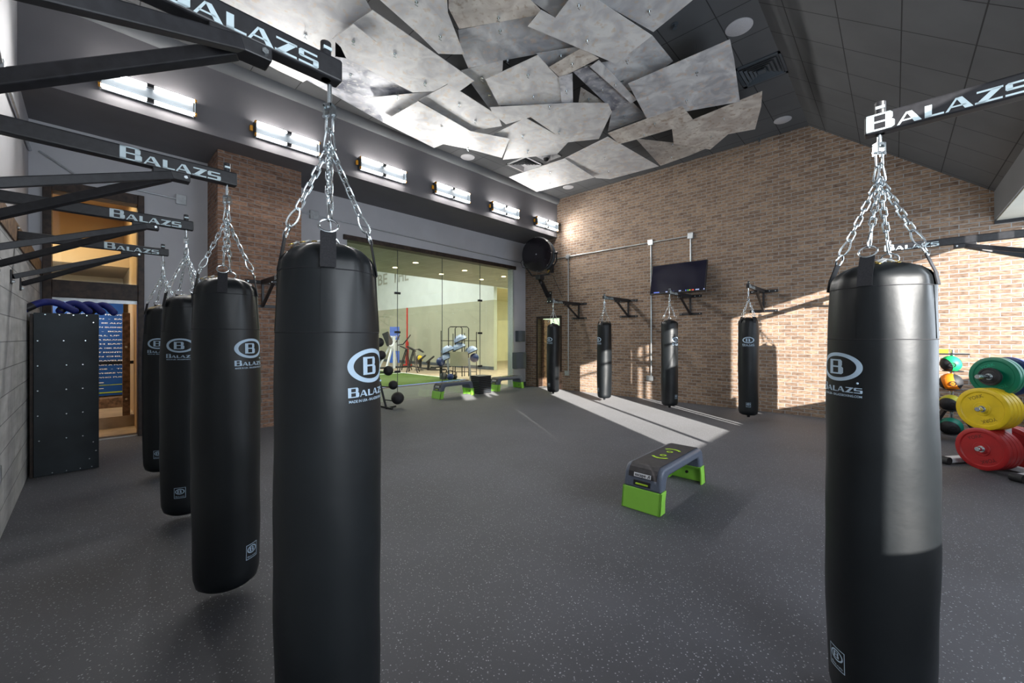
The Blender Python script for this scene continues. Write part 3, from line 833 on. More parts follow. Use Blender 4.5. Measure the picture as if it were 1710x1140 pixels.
def make_bag(taper, knob=False):
    t_ = thing('punching_bag', '', 'punching bag', (0, 0, 0), 0, 'hanging black punching bags')
    obj('bag_body', body_mesh(taper), 'leather', t_, smooth=True)
    # stitched seams
    for z in (1.497, 1.688):
        bm = B(); n = 72
        rq = lambda k: prof_r(z, taper) + dent(2 * PI * k / n, z, taper)
        tube(bm, [(rq(k) * math.cos(2 * PI * k / n), rq(k) * math.sin(2 * PI * k / n), z) for k in range(n)], .0018, True, 5)
        obj('seam', bm, 'webbing', t_, smooth=True)
    a = R(150); bm = B(); tube(bm, [((prof_r(z, taper) + .0015) * math.cos(a), (prof_r(z, taper) + .0015) * math.sin(a), z) for z in [.2 + .05 * i for i in range(30)]], .002, False, 5)
    obj('side_seam', bm, 'webbing', t_, smooth=True)
    # printed oval with the letter
    bm = B(); ring_ellipse(bm, 0, 0, .094, .054, .074, .041); letter_b(bm, -.006, 0, .056); wrap(bm, 0, 1.392, taper); obj('oval_logo', bm, 'print', t_)
    bm, cap = word_bm('BALAZS', .188); bmesh.ops.translate(bm, vec=(-.094, 0, 0), verts=bm.verts); wrap(bm, 0, 1.298, taper); obj('wordmark', bm, 'print', t_)
    bm = text_bm('MADE IN USA - BALAZSBOXING.COM', .0115, .0002); w0, w1 = width_of(bm)
    bmesh.ops.scale(bm, vec=(.184 / (w1 - w0), 1, 1), verts=bm.verts); bmesh.ops.translate(bm, vec=(-.092, 0, 0), verts=bm.verts); wrap(bm, 0, 1.282, taper); obj('small_print', bm, 'print', t_)
    bm = B(); sphere(bm, (0, 0, 0), .004, seg=8); bmesh.ops.translate(bm, vec=((prof_r(1.34, taper) + .001) * math.cos(.5), (prof_r(1.34, taper) + .001) * math.sin(.5), 1.335), verts=bm.verts); obj('registered_mark', bm, 'print', t_)
    # small square badge
    bm = B()
    for (x0, x1, y0, y1) in ((-.036, .036, .037, .040), (-.036, .036, -.040, -.037), (-.036, -.033, -.04, .04), (.033, .036, -.04, .04)):
        bm.faces.new([bm.verts.new(q) for q in ((x0, y0, 0), (x1, y0, 0), (x1, y1, 0), (x0, y1, 0))])
    ring_ellipse(bm, 0, .010, .029, .021, .023, .016, 32); letter_b(bm, -.002, .010, .022)
    b2, cap = word_bm('BALAZS', .054); merge(bm, b2, Matrix.Translation((-.027, -.031, 0)))
    wrap(bm, 0, .27, taper, step=.01); obj('square_badge', bm, 'print', t_)
    # lacing on top
    LM = Matrix.Rotation(R(-145), 4, 'Z')
    def dome_pt(x, y, dz):
        rr_ = math.hypot(x, y); z = 1.789 - .9 * rr_ * rr_ - 110 * rr_ ** 4 * .35
        return LM @ Vector((x, y, z + dz))
    bm = B()
    for k in range(3):
        x = .025 + k * .035
        tube(bm, [dome_pt(x - .016, -.024, .001), dome_pt(x, 0, .010), dome_pt(x + .016, .024, .001)], .0027, False, 6)
        tube(bm, [dome_pt(x + .016, -.024, .001), dome_pt(x, 0, .009), dome_pt(x - .016, .024, .001)], .0027, False, 6)
    obj('lace', bm, 'lace', t_, smooth=True)
    bm = B()
    for k in range(4):
        for y in (-.026, .026):
            x = .01 + .033 * k
            tube(bm, [dome_pt(x + .007 * math.cos(q * PI / 5), y + .007 * math.sin(q * PI / 5), .002) for q in range(10)], .002, True, 5)
    obj('eyelets', bm, 'brass', t_, smooth=True)
    # straps, rings, hooks, chains
    top = Vector((0, 0, 2.115))
    for k in range(4):
        az = R(36 + 90 * k); e = Vector((math.cos(az), math.sin(az), 0)); s = Vector((-math.sin(az), math.cos(az), 0))
        r0 = prof_r(1.60, taper) + .003
        pth = [e * (prof_r(1.50, taper) + .0035) + Vector((0, 0, 1.50)), e * (prof_r(1.60, taper) + .0035) + Vector((0, 0, 1.60)), e * (prof_r(1.69, taper) + .004) + Vector((0, 0, 1.69)), e * (prof_r(1.70, taper) - .003) + Vector((0, 0, 1.735)), e * (.127) + Vector((0, 0, 1.80))]
        bm = B()
        vs = []
        for p in pth[2:]:
            vs.append([bm.verts.new(p + s * w_ + e * d_) for (w_, d_) in ((-.022, 0), (.022, 0), (.022, .004), (-.022, .004))])
        for a_, b_ in zip(vs, vs[1:]):
            for q in range(4): bm.faces.new((a_[q], a_[(q + 1) % 4], b_[(q + 1) % 4], b_[q]))
        bm.faces.new(vs[0]); bm.faces.new(vs[-1][::-1])
        obj('strap', bm, 'webbing', t_)
        bm = B(); vs = []
        for i in range(5):
            z = 1.50 + .0475 * i
            rq = lambda q: prof_r(z, taper) + .0016 + dent(az + q * .028, z, taper)
            vs.append([bm.verts.new((rq(q) * math.cos(az + q * .028), rq(q) * math.sin(az + q * .028), z)) for q in range(-5, 6)])
        for a_, b_ in zip(vs, vs[1:]):
            for q in range(10): bm.faces.new((a_[q], a_[q + 1], b_[q + 1], b_[q]))
        obj('strap_patch', bm, 'leather', t_, smooth=True)
        rc = e * .124 + Vector((0, 0, 1.818))
        dch = (top - rc).normalized()
        bm = B(); tube(bm, [rc + s * (.027 * math.cos(q * PI / 10)) + dch * (.022 * math.sin(q * PI / 10)) for q in range(20)], .0034, True, 7)
        obj('ring', bm, 'chrome', t_, smooth=True)
        h0 = rc + dch * .018
        bm = B()
        lp = []
        for q in range(20):
            a_ = 2 * PI * q / 20; wdt = .014 * (1 - .35 * math.cos(a_))
            lp.append(h0 + dch * (.034 + .034 * math.cos(a_)) + e * (wdt * math.sin(a_)))
        tube(bm, lp, .0033, True, 7); obj('snap_hook', bm, 'chrome', t_, smooth=True)
        c0 = h0 + dch * .066
        ln_ = (top - c0).length; n = 8; pitch = ln_ / n
        bm = B()
        p1 = dch.cross(s).normalized(); 
        for i in range(n):
            c = c0 + dch * (pitch * (i + .5))
            ax = (s + p1 * .6).normalized() if i % 2 else (p1 - s * .6).normalized()
            tube(bm, link_pts(c, dch, ax, pitch + .011, .019, 12), .0030, True, 6)
        obj('chain', bm, 'chrome', t_, smooth=True)
    bm = B()
    for s_ in (-1, 1):
        tube(bm, link_pts(Vector((.009 * s_, 0, 2.135)), Vector((-.2 * s_, 0, 1)).normalized(), Vector((0, 1, 0)), .07, .022, 14), .0034, True, 7)
    tube(bm, link_pts(Vector((0, 0, 2.185)), Vector((0, 0, 1)), Vector((1, 0, 0)), .06, .026, 16), .0042, True, 7)
    obj('carabiner', bm, 'chrome', t_, smooth=True)
    bm = B(); cyl(bm, (0, 0, 2.235), (0, 0, 2.312), .007); bx(bm, -.016, -.010, -.012, .012, 2.200, 2.245); bx(bm, .010, .016, -.012, .012, 2.200, 2.245); bx(bm, -.016, .016, -.012, .012, 2.238, 2.248); cyl(bm, (-.024, 0, 2.212), (.024, 0, 2.212), .005)
    obj('swivel', bm, 'chrome', t_, smooth=True)
    if knob:
        bm = B(); lathe(bm, [(0, .03), (.02, .033), (.026, .05), (.024, .078)], 20); obj('bottom_knob', bm, 'webbing', t_, smooth=True)
    return t_

bagA = make_bag(True); bagB = make_bag(False, True)
# ------------------------------------------------------------------ wall brackets
AZ = 2.345
def make_bracket(Ln, joint, mode):
    """arm along local +x from the wall (x=0) to the tip (x=Ln); z is relative to the arm's axis"""
    t_ = thing('swing_arm', '', 'wall bracket', (0, 0, AZ), 0, 'black swing arms holding the bags')  # braced bracket fixed to the wall; the arm does not swing
    bm = B(); bx(bm, .008, Ln, -.026, .026, -.037, .037); obj('arm', bm, 'black', t_, bevel=.008, seg=3)
    bm = B(); cyl(bm, (Ln - .045, 0, -.037), (Ln - .045, 0, .085), .0165, seg=20); obj('pivot_post', bm, 'black', t_, smooth=True, bevel=.002)
    bm = B(); bx(bm, Ln - .058, Ln - .032, -.0175, .0175, .055, .065); obj('size_sticker', bm, 'arm_print', t_)
    for sgn in (-1, 1):
        w_, cap = word_bm('BALAZS', .40 if mode != 'far' else .40)
        b2 = B()
        if sgn < 0: mt = Matrix(((1, 0, 0, Ln - .078 - .40), (0, 0, 1, -.0270), (0, 1, 0, -cap / 2 + .001), (0, 0, 0, 1)))
        else: mt = Matrix(((-1, 0, 0, Ln - .006), (0, 0, 1, .0270), (0, 1, 0, -cap / 2 + .001), (0, 0, 0, 1)))
        merge(b2, w_, mt); obj('arm_lettering', b2, 'arm_print', t_)
    bm = B(); bx(bm, joint - .12, joint + .03, -.032, .032, -.075, -.035); obj('joint_plate', bm, 'black', t_, bevel=.004)
    for q in (-1, 1):
        bm = B(); cyl(bm, (joint + .01, .032 * q, -.056), (joint + .01, .041 * q, -.056), .009, seg=6); obj('bolt', bm, 'chrome', t_)
    if mode == 'far':
        bm = B(); bx(bm, 0, .012, -.24, .24, -.03, .03); obj('wall_plate', bm, 'black', t_, bevel=.003)
        bm = B(); bx(bm, 0, .012, -.24, .24, -.41, -.36); obj('wall_plate', bm, 'black', t_, bevel=.003)
        bm = B(); bx(bm, .012, .045, -.016, .016, -.40, -.03); obj('post', bm, 'black', t_)
        bm = B(); bar(bm, (.03, 0, -.385), (joint - .03, 0, -.05), .038); obj('brace', bm, 'black', t_, bevel=.004)
        spots = [(-.2, 0), (.2, 0), (-.1, 0), (.1, 0), (-.2, -.385), (.2, -.385), (0, -.385)]
    else:
        bm = B(); bx(bm, 0, .012, -.035, .035, -.09, .09); obj('wall_plate', bm, 'black', t_, bevel=.003)
        spots = [(0, .065), (0, -.065)]
        for q in (-1, 1):
            bm = B(); bar(bm, (.012, .33 * q, -.395), (joint - .05, .02 * q, -.058), .036, .04); obj('brace', bm, 'black', t_, bevel=.004)
            bm = B(); bx(bm, 0, .01, .33 * q - .03, .33 * q + .03, -.455, -.34); obj('brace_foot', bm, 'black', t_, bevel=.003)
            spots.append((.33 * q, -.435))
    for (y, z) in spots:
        bm = B(); cyl(bm, (.010, y, z), (.024, y, z), .011, seg=6); obj('bolt', bm, 'chrome', t_)
    return t_
HX = .535
brL = make_bracket(HX - XL + .045, .78, 'left')
LY = [1.35, 2.72, 4.09, 5.55]
llab = ['nearest black swing arm with huge BALAZS lettering on the left, top of view', 'second black swing arm from the front on the left block wall', 'third black swing arm on the left block wall, in front of the warm transom', 'farthest black swing arm on the left block wall, its wall plate in view']
blab = ['big black punching bag in the left foreground, cut by the bottom edge', 'second black punching bag from the front in the left row', 'third black punching bag in the left row, partly behind the second', 'farthest black punching bag of the left row, beside the left doorway']
dirs = [R(52), R(46), R(-14), R(-14)]
for i, y in enumerate(LY):
    loc = (XL, y, AZ)
    if i == 0: brL.location = (XL, y, AZ - .014); brL['label'] = llab[0]
    else: dup(brL, loc, 0, llab[i])
    ca = math.atan2(-y, -HX)           # azimuth from the bag towards the camera
    if i == 0: bagA.location = (HX + .012, y, -.03); bagA.rotation_euler = (0, 0, ca + dirs[i]); bagA['label'] = blab[0]
    else: dup(bagA, (HX, y, 0), ca + dirs[i], blab[i])
brR = make_bracket(1.54 + .045, 1.05, 'left')
bracket_pos = [((2.09, WY, AZ - .078), R(90), 'black swing arm over the right foreground bag, cut by the right edge'), ((5.86, WY, AZ + .055), R(90), 'black swing arm behind the right foreground chains, against the sunlit brick')]
for i, (loc, rz, lab) in enumerate(bracket_pos):
    if i == 0: brR.location = loc; brR.rotation_euler = (0, 0, rz); brR['label'] = lab
    else: dup(brR, loc, rz, lab)
FX = 8.02
brF = make_bracket(W - FX + .045, .62, 'far')
FY = [6.20, 4.75, 3.27, 1.87, .22]
flab = ['swing arm on the brick wall beside the side door', 'swing arm on the brick wall left of the television', 'swing arm on the brick wall in front of the television', 'swing arm on the brick wall right of the television', 'swing arm on the brick wall hidden behind the right foreground bag']
fb = ['slim black punching bag in front of the side door', 'black punching bag second from the side door, half sunlit', 'black punching bag hanging below the television', 'black punching bag right of the television, its shadow on the sunlit brick', 'black punching bag on the brick wall hidden behind the right foreground bag']
fd = [R(-42), R(-60), R(52), R(0), R(0)]
for i, y in enumerate(FY):
    loc = (W, y, AZ + .02)
    if i == 0: brF.location = loc; brF.rotation_euler = (0, 0, PI); brF['label'] = flab[0]
    else: dup(brF, loc, PI, flab[i])
    ca = math.atan2(-y, -FX)
    if i == 0: bagB.location = (FX, y, .02); bagB.rotation_euler = (0, 0, ca + fd[i]); bagB['label'] = fb[0]
    else: dup(bagB, (FX, y, .02), ca + fd[i], fb[i])
nb = dup(bagB, (2.09, .043, -.052), math.atan2(-.03, -2.09) + R(-50), 'big black punching bag in the right foreground, upper part sunlit')
for ch in list(nb.children):
    if ch.name.startswith(('lace', 'eyelets')): ch.rotation_euler = (0, 0, R(208))
    if ch.name.startswith('bottom_knob'): bpy.data.objects.remove(ch)
dup(bagB, (5.86, .03, .05), PI, 'black punching bag right behind the right foreground bag, only its chain visible')
# bracket on the brick column
dup(brF, (1.93, 7.4, AZ - .0), R(-90), 'swing arm on the brick column, seen behind the foreground bags')

# ------------------------------------------------------------------ exercise step decks
def make_deck(legs=True):
    t_ = thing('exercise_step', '', 'exercise step', (0, 0, 0), 0, 'green and slate exercise steps')
    yw = .165
    def side(poly, w_, name, mat, bev=.012):
        bm = B(); prism(bm, poly, w_ * 2, Matrix(((1, 0, 0, 0), (0, 0, -1, w_), (0, 1, 0, 0), (0, 0, 0, 1))))
        return obj(name, bm, mat, t_, bevel=bev, seg=3, smooth=True)
    out = [(-.515, .17), (-.49, .29), (-.475, .325), (-.45, .35), (-.42, .36), (.42, .36), (.45, .35), (.475, .325), (.49, .29), (.515, .17)]
    inn = [(.405, .17), (.385, .245), (.365, .27), (.34, .28), (-.34, .28), (-.365, .27), (-.385, .245), (-.405, .17)]
    side(out + inn, yw, 'deck', 'deck_grey', .022)
    for s_ in (-1, 1):
        bm = B()
        prof = [(s_ * .545, 0), (s_ * .517, .178), (s_ * .497, .178), (s_ * .525, 0)]
        for part in (prof, ):
            prism(bm, part, yw * 2 + .01, Matrix(((1, 0, 0, 0), (0, 0, -1, yw + .005), (0, 1, 0, 0), (0, 0, 0, 1))))
        for y0 in (-yw - .005, yw - .012):
            prism(bm, [(s_ * .545, 0), (s_ * .517, .178), (s_ * .405, .178), (s_ * .43, .10), (s_ * .435, 0)], .017, Matrix(((1, 0, 0, 0), (0, 0, -1, y0 + .017), (0, 1, 0, 0), (0, 0, 0, 1))))
        prism(bm, [(s_ * .43, .15), (s_ * .405, .178), (s_ * .517, .178), (s_ * .517, .15)], yw * 2, Matrix(((1, 0, 0, 0), (0, 0, -1, yw), (0, 1, 0, 0), (0, 0, 0, 1))))
        lg = obj('leg', bm, 'green', t_, bevel=.004, smooth=True)
        bm = B(); cyl(bm, (s_ * .498, 0, .08), (s_ * .516, 0, .08), .014); obj('leg_knob', bm, 'black', lg)
        # grab slot on the end face
        n = Vector((s_ * .12, 0, .025)).normalized()
        sl_ = math.atan2(.025, .12)
        def end_box(cx, cz, hx, hy, hz, mat, nm, par=t_):
            bm = B(); m = Matrix.Rotation(-s_ * sl_ , 4, 'Y'); box(bm, (cx, 0, cz), (hx, hy, hz), m); return obj(nm, bm, mat, par, bevel=.004)
        e0 = end_box(s_ * .507, .22, .008, .15, .044, 'black', 'grab_slot')
        end_box(s_ * .5115, .215, .006, .11, .014, 'lime_print', 'grab_bar', e0)
        bm = B(); m = Matrix.Rotation(-s_ * R(22), 4, 'Y'); 
    # rubber mat bent over the ends
    bm = B()
    pr = [(-.4965, .262), (-.487, .305), (-.467, .338), (-.44, .357), (-.418, .3635), (.418, .3635), (.44, .357), (.467, .338), (.487, .305), (.4965, .262)]
    vs = [[bm.verts.new((x, y, z)) for y in (-.125, .125)] for x, z in pr]
    for a_, b_ in zip(vs, vs[1:]): bm.faces.new((a_[0], a_[1], b_[1], b_[0]))
    o = obj('top_mat', bm, 'deck_mat', t_)
    md = o.modifiers.new('thick', 'SOLIDIFY'); md.thickness = .004; md.offset = 1
    for s_ in (-1, 1):
        bm = B(); ring_ellipse(bm, s_ * .075, 0, .030, .030, .016, .016, 28); merge_ = Matrix.Translation((0, 0, .3705)); bm.transform(merge_); obj('ring_mark', bm, 'lime_print', t_)
        bm = B(); n = 18; a0 = [bm.verts.new((s_ * .105 + s_ * 0.088 * math.cos(R(-62 + 124 * k / n)), 0.088 * math.sin(R(-62 + 124 * k / n)), .3705)) for k in range(n + 1)]
        a1 = [bm.verts.new((s_ * .105 + s_ * 0.064 * math.cos(R(-62 + 124 * k / n)), 0.064 * math.sin(R(-62 + 124 * k / n)), .3705)) for k in range(n + 1)]
        for k in range(n): bm.faces.new((a0[k], a0[k + 1], a1[k + 1], a1[k]))
        obj('arc_mark', bm, 'lime_print', t_)
    bm = B(); d_ = Vector((-.4965 + .487, 0, .262 - .305)).normalized()
    m = Matrix(((0, d_.z * -1 * 0 + 0, 0, 0), (0, 0, 0, 0), (0, 0, 0, 0), (0, 0, 0, 1)))
    nx = Vector((-.976, 0, .217)); up = Vector((.217, 0, .976)); rt = Vector((0, -1, 0))
    m = Matrix((rt, up, nx)).transposed().to_4x4(); m.translation = Vector((-.4925, 0, .284)) + nx * .0055
    box(bm, (0, 0, 0), (.15, .034, .002)); bm.transform(m); lb = obj('label_plate', bm, 'label_white', t_)
    tb = text_bm('escape', .036, .0008); b2 = B(); merge(b2, tb, m @ Matrix.Translation((-.066, -.009, .0018)))
    for pl in ([(.045, -.012), (.052, -.012), (.064, .012), (.057, .012)], [(.060, -.012), (.066, -.012), (.066, .012), (.063, .012)]):
        b2.faces.new([b2.verts.new(m @ Vector((x, y, .0018))) for x, y in pl])
    obj('label_lettering', b2, 'black', lb)
    return t_
dk = make_deck()
dk.location = (3.72, 1.545, 0); dk['label'] = 'lime and slate exercise step standing alone in the middle of the floor'
dup(dk, (6.24, 7.93, 0), 0, 'lime and slate exercise step against the glass wall, left of the black riser stack')
dup(dk, (8.13, 7.93, 0), 0, 'lime and slate exercise step against the glass wall, right of the black riser stack')
rs = None
for k in range(10):
    if rs is None:
        rs = thing('step_riser', '', 'step riser', (0, 0, 0), 0, 'black square risers stacked by the glass wall')
        bm = B(); bx(bm, -.215, .215, -.17, .17, 0, .034); obj('riser_body', bm, 'black_rubber', rs, bevel=.012, seg=3)
        bm = B(); bx(bm, -.225, .225, -.18, .18, .034, .045); obj('riser_lip', bm, 'box_grey', rs, bevel=.003)
        r_ = rs
    else: r_ = dup(rs, (0, 0, 0), 0, '')
    r_.location = (7.14, 7.92, .046 * k)
    r_['label'] = ['lowest black riser on the floor in the stack between the two steps', 'second black riser from the floor in the stack', 'third black riser from the floor in the stack', 'fourth black riser from the floor in the stack', 'fifth black riser from the floor in the stack',
                   'fifth black riser from the top in the stack', 'fourth black riser from the top in the stack', 'third black riser from the top in the stack', 'second black riser from the top in the stack', 'topmost black riser of the stack between the two steps'][k]

# ------------------------------------------------------------------ television, conduits, wall boxes
tv = thing('television', 'black flat television tilted forward on the brick wall', 'television', (W, 3.46, 2.77))
tm = Matrix.Translation((-.24, 0, 0)) @ Matrix.Rotation(R(13), 4, 'Y')
def tvb(x0, x1, y0, y1, z0, z1, nm, mat, bev=0, par=tv):
    bm = B(); bx(bm, x0, x1, y0, y1, z0, z1); bm.transform(tm); return obj(nm, bm, mat, par, bevel=bev)
tvb(-.02, .03, -.60, .60, -.345, .345, 'housing', 'black', .006)
sc = tvb(-.0225, -.02, -.585, .585, -.325, .332, 'screen', 'screen')
bm = B(); bx(bm, -.2, 0, -.04, .04, -.04, .04); bx(bm, -.015, 0, -.15, .15, -.15, .15); obj('wall_mount', bm, 'black', tv)
random.seed(3)
for k, (y, w_, c) in enumerate(((.50, .15, 'b'), (.23, .05, 'w'), (.09, .05, 'b'), (-.06, .07, 'w'), (-.20, .035, 'b'), (-.245, .03, 'g'), (-.285, .03, 'y'), (-.33, .05, 'r'), (-.41, .09, 'w'), (-.57, .02, 'w'))):
    colr = dict(b=(.15, .25, 1), w=(.5, .6, 1), g=(.1, .8, .2), y=(1, .8, .05), r=(1, .1, .05))[c]
    bm = B(); n = max(1, int(w_ / .025))
    for q in range(n): bx(bm, -.0235, -.0225, y - q * .026, y - q * .026 - .018, -.322, -.298)
    bm.transform(tm); obj('screen_ticker', bm, emit('ticker_' + str(k), colr, .9), sc)

def conduit(name, pts, r, label, boxes=(), cat='conduit', group='conduits on the brick wall'):
    t_ = thing(name, label, cat, pts[0], 0, group)
    p0 = Vector(pts[0])
    bm = B()
    for a_, b_ in zip(pts, pts[1:]): cyl(bm, Vector(a_) - p0, Vector(b_) - p0, r, seg=10)
    obj('pipe', bm, 'conduit', t_, smooth=True)
    for (p, s) in boxes:
        bm = B(); box(bm, Vector(p) - p0, s); obj('junction_box', bm, 'conduit', t_, bevel=.006)
    return t_
def yb(u):   # where the column u meets the brick wall
    d = ray(u, 564); return d.y / d.x * W
xw = W - .025
conduit('wall_conduit', [(xw, yb(862), 3.70), (xw, yb(1154), 3.70)], .014, 'long thin horizontal metal conduit across the brick wall', [((xw, yb(949), 3.70), (.05, .11, .11)), ((xw, yb(1087.5), 3.70), (.06, .12, .13)), ((xw, yb(1154), 3.70), (.06, .12, .13))])
conduit('wall_conduit', [(xw, yb(950), 3.68), (xw, yb(950), .52)], .014, 'vertical metal conduit beside the side door', [((xw, yb(948), .47), (.06, .13, .12))])
conduit('wall_conduit', [(xw, yb(1088), 3.68), (xw, yb(1088), .55)], .016, 'vertical metal conduit running down left of the television', [((xw, yb(1086.5), .50), (.07, .16, .12))])
conduit('wall_conduit', [(xw, yb(1154), 3.68), (xw, yb(1154), 3.0)], .016, 'short vertical metal conduit dropping behind the television')
yw_ = L - .025
conduit('wall_conduit', [(2.56, yw_, 3.83), (W - .05, yw_, 3.70)], .012, 'thin double conduit above the glass wall', [((3.0, yw_, 3.82), (.16, .05, .16))], group='conduits on the grey walls')
conduit('wall_conduit', [(-.45, yw_, 3.9), (-.1, yw_, 3.66), (.95, yw_, 3.62)], .012, 'conduit with end box above the left doorway', [((1.0, yw_, 3.62), (.13, .05, .15))], group='conduits on the grey walls')
conduit('wall_conduit', [(XL - .08, 3.2, 4.7), (XL - .08, 5.6, 3.75), (XL - .08, 8.0, 3.85)], .018, 'metal conduit running down the upper left wall', [((XL - .08, 5.6, 3.72), (.05, .2, .22))], group='conduits on the grey walls')
def halfbox(x, z0, z1, w_, d_, lab):
    bm = B(); n = 12
    pr = [(-w_ / 2, 0), (-w_ / 2, -d_ * .55)] + [(-w_ / 2 + w_ * k / n, -d_ * .55 - d_ * .45 * math.sin(PI * k / n)) for k in range(1, n)] + [(w_ / 2, -d_ * .55), (w_ / 2, 0)]
    prism(bm, pr, z1 - z0, Matrix.Translation((0, 0, 0)))
    t_ = thing('wall_dispenser', lab, 'dispenser', (x, L, z0), 0, 'grey dispensers on the corner pillar')
    obj('dispenser_body', bm, 'box_grey', t_, bevel=.008)
    bm = B(); bx(bm, -w_ * .3, w_ * .3, -d_ * .7, -.05, -.012, .002); obj('dispenser_tray', bm, 'conduit', t_)
halfbox(8.86, 1.34, 1.66, .30, .22, 'small dark grey dispenser on the corner pillar above the larger one')
halfbox(8.80, .55, 1.02, .44, .30, 'larger dark grey curved bin on the corner pillar')

# big theatrical searchlight in the far corner
sp = thing('searchlight', 'huge dark round searchlight on a yoke in the far corner', 'searchlight', (8.42, 7.05, 3.72))
ax = (Vector((-.8, -.6, -.12)) + Vector((-.6891, .7247, 0)) * .5).normalized()
am = rotm(ax)
bm = B(); lathe(bm, [(.0, -.44), (.22, -.44), (.3, -.4), (.36, -.3), (.40, -.2), (.43, -.1), (.445, .0), (.455, .0), (.455, .05), (.44, .055)], 48, mat=am); obj('drum', bm, 'black', sp, smooth=True)
for k in range(5):
    rr_ = .46 - .012 * k; z_ = -.04 - .055 * k
    bm = B(); tube(bm, [am @ Vector((rr_ * math.cos(2 * PI * q / 40), rr_ * math.sin(2 * PI * q / 40), z_)) for q in range(40)], .008, True, 6); obj('cooling_ring', bm, 'box_grey', sp, smooth=True)
bm = B(); lathe(bm, [(0, .052), (.25, .05), (.44, .045)], 48, mat=am)
lens = plain('dark_lens', (.012, .010, .014), .12, var=.2); obj('lens', bm, lens, sp, smooth=True)
bm = B(); cyl(bm, am @ Vector((0, 0, .05)), am @ Vector((0, 0, .075)), .02); 
for q in range(8): cyl(bm, am @ Vector((.448 * math.cos(q * PI / 4), .448 * math.sin(q * PI / 4), .05)), am @ Vector((.448 * math.cos(q * PI / 4), .448 * math.sin(q * PI / 4), .065)), .012)
obj('rim_bolts', bm, 'chrome', sp)
sd = Vector((ax.y, -ax.x, 0)).normalized(); dn = Vector((0, 0, -1)); bk = -ax * .15
yk = [sd * .5 + bk, sd * .5 + dn * .22 + bk, sd * .25 + dn * .56 + bk, -sd * .25 + dn * .56 + bk, -sd * .5 + dn * .22 + bk, -sd * .5 + bk]
bm = B()
for a_, b_ in zip(yk, yk[1:]): bar(bm, a_, b_, .03, .03)
for q in (1, -1): cyl(bm, sd * .42 * q + bk, sd * .54 * q + bk, .035)
obj('yoke', bm, 'black', sp)
wp = Vector((W, 7.22, 2.62)) - Vector((8.42, 7.05, 3.72)); mp_ = dn * .60 + bk
bm = B(); bar(bm, mp_ + dn * .06, wp + Vector((-.07, 0, .02)), .09, .09); obj('support_arm', bm, 'black', sp, bevel=.006)
bm = B(); box(bm, mp_ + Vector((0, 0, -.02)), (.2, .16, .12)); cyl(bm, mp_ + Vector((.05, 0, -.1)), mp_ + Vector((.05, 0, -.2)), .03); obj('clamp', bm, 'black', sp, bevel=.01)
bm = B(); box(bm, wp + Vector((-.012, 0, 0)), (.02, .16, .34)); obj('wall_plate', bm, 'black', sp, bevel=.004)
for (a_, b_) in ((-.05, .12), (.05, .12), (-.05, -.12), (.05, -.12)):
    bm = B(); cyl(bm, wp + Vector((-.035, a_, b_)), wp + Vector((-.02, a_, b_)), .014, seg=8); obj('bolt', bm, 'chrome', sp)
bm = B(); tube(bm, [sd * .5 + bk, sd * .62 + bk + dn * .15, sd * .5 + dn * .3 + bk * .3, wp + Vector((-.1, -.2, .6)), wp + Vector((-.06, -.5, -.05)), wp + Vector((-.05, -.2, -.1))], .007, False, 6); obj('cable', bm, 'black', sp, smooth=True)
em = thing('emergency_lamp', 'small black lamp box with one amber bulb under the searchlight', 'lamp', (W, 7.15, 3.38 - .02))
bm = B(); bx(bm, -.10, 0, -.09, .09, -.05, .2); obj('lamp_housing', bm, 'black', em, bevel=.01)
bm = B(); sphere(bm, (-.12, .0, -.02), .05, seg=16); obj('bulb', bm, 'brass', em, smooth=True)

# ------------------------------------------------------------------ left cabinet with blue gloves
cb = thing('equipment_cabinet', 'tall charcoal sheet metal cabinet beside the left doorway', 'cabinet', (-.165, 6.65, 0))
bm = B(); bx(bm, -.225, .24, -.20, .2, 0.02, 1.70); obj('cabinet_body', bm, 'cabinet', cb, bevel=.004)
bm = B(); bx(bm, -.228, .243, -.215, -.2, .008, 1.712); obj('back_panel', bm, 'cabinet', cb, bevel=.002)
bm = B(); bx(bm, -.255, -.232, -.19, .2, 0, 1.70); obj('edge_board', bm, 'wood_dark', cb)
bm = B()
for (x, z) in ((-.2, 1.42), (-.02, 1.42), (.14, 1.42), (-.2, 1.16), (0, 1.16), (.12, 1.16), (-.2, .9), (0, .9), (.12, .9), (-.2, .64), (0, .64), (.12, .64), (-.19, .38), (0, .38), (.12, .38), (.2, 1.62), (.17, .12), (.22, .2), (.2, .3), (-.15, 1.695), (-.05, 1.695), (.05, 1.695), (.15, 1.695), (-.1, .03), (0, .03), (.1, .03), (.19, .03)):
    cyl(bm, (x, -.221, z), (x, -.214, z), .006, seg=8)
obj('rivets', bm, 'chrome', cb)
gl0 = None
glab = ['leftmost blue foam roll with black grip on the cabinet', 'second blue curved glove from the left on the cabinet', 'third blue curved glove from the left on the cabinet', 'rightmost blue curved glove on the cabinet']
for k in range(4):
    bm = B()
    ln = .30 if k == 0 else .16
    pts = []
    for q in range(13):
        a_ = q / 12
        x = -ln + (ln + .05) * a_; z = .04 + .09 * math.sin(PI * min(1, a_ * 1.05) * .95) if a_ < 1 else .045
        pts.append((x, .02 * math.sin(a_ * 3), z))
    tube(bm, pts, .036, False, 14)
    sphere(bm, pts[-1], .038, seg=14); sphere(bm, pts[0], .036, seg=14)
    o = obj('padded_roll', bm, 'glove_blue', smooth=True, loc=(-.16 + .105 * k, 6.55 + .05 * k, 1.705))
    o.rotation_euler = (0, 0, R(10 - 12 * k))
    bm = B(); tube(bm, [pts[0], pts[1], pts[2]], .038, False, 14); obj('grip', bm, 'black', o, smooth=True)
    tag(o, glab[k], 'padded roll', 'blue rolls on top of the cabinet')
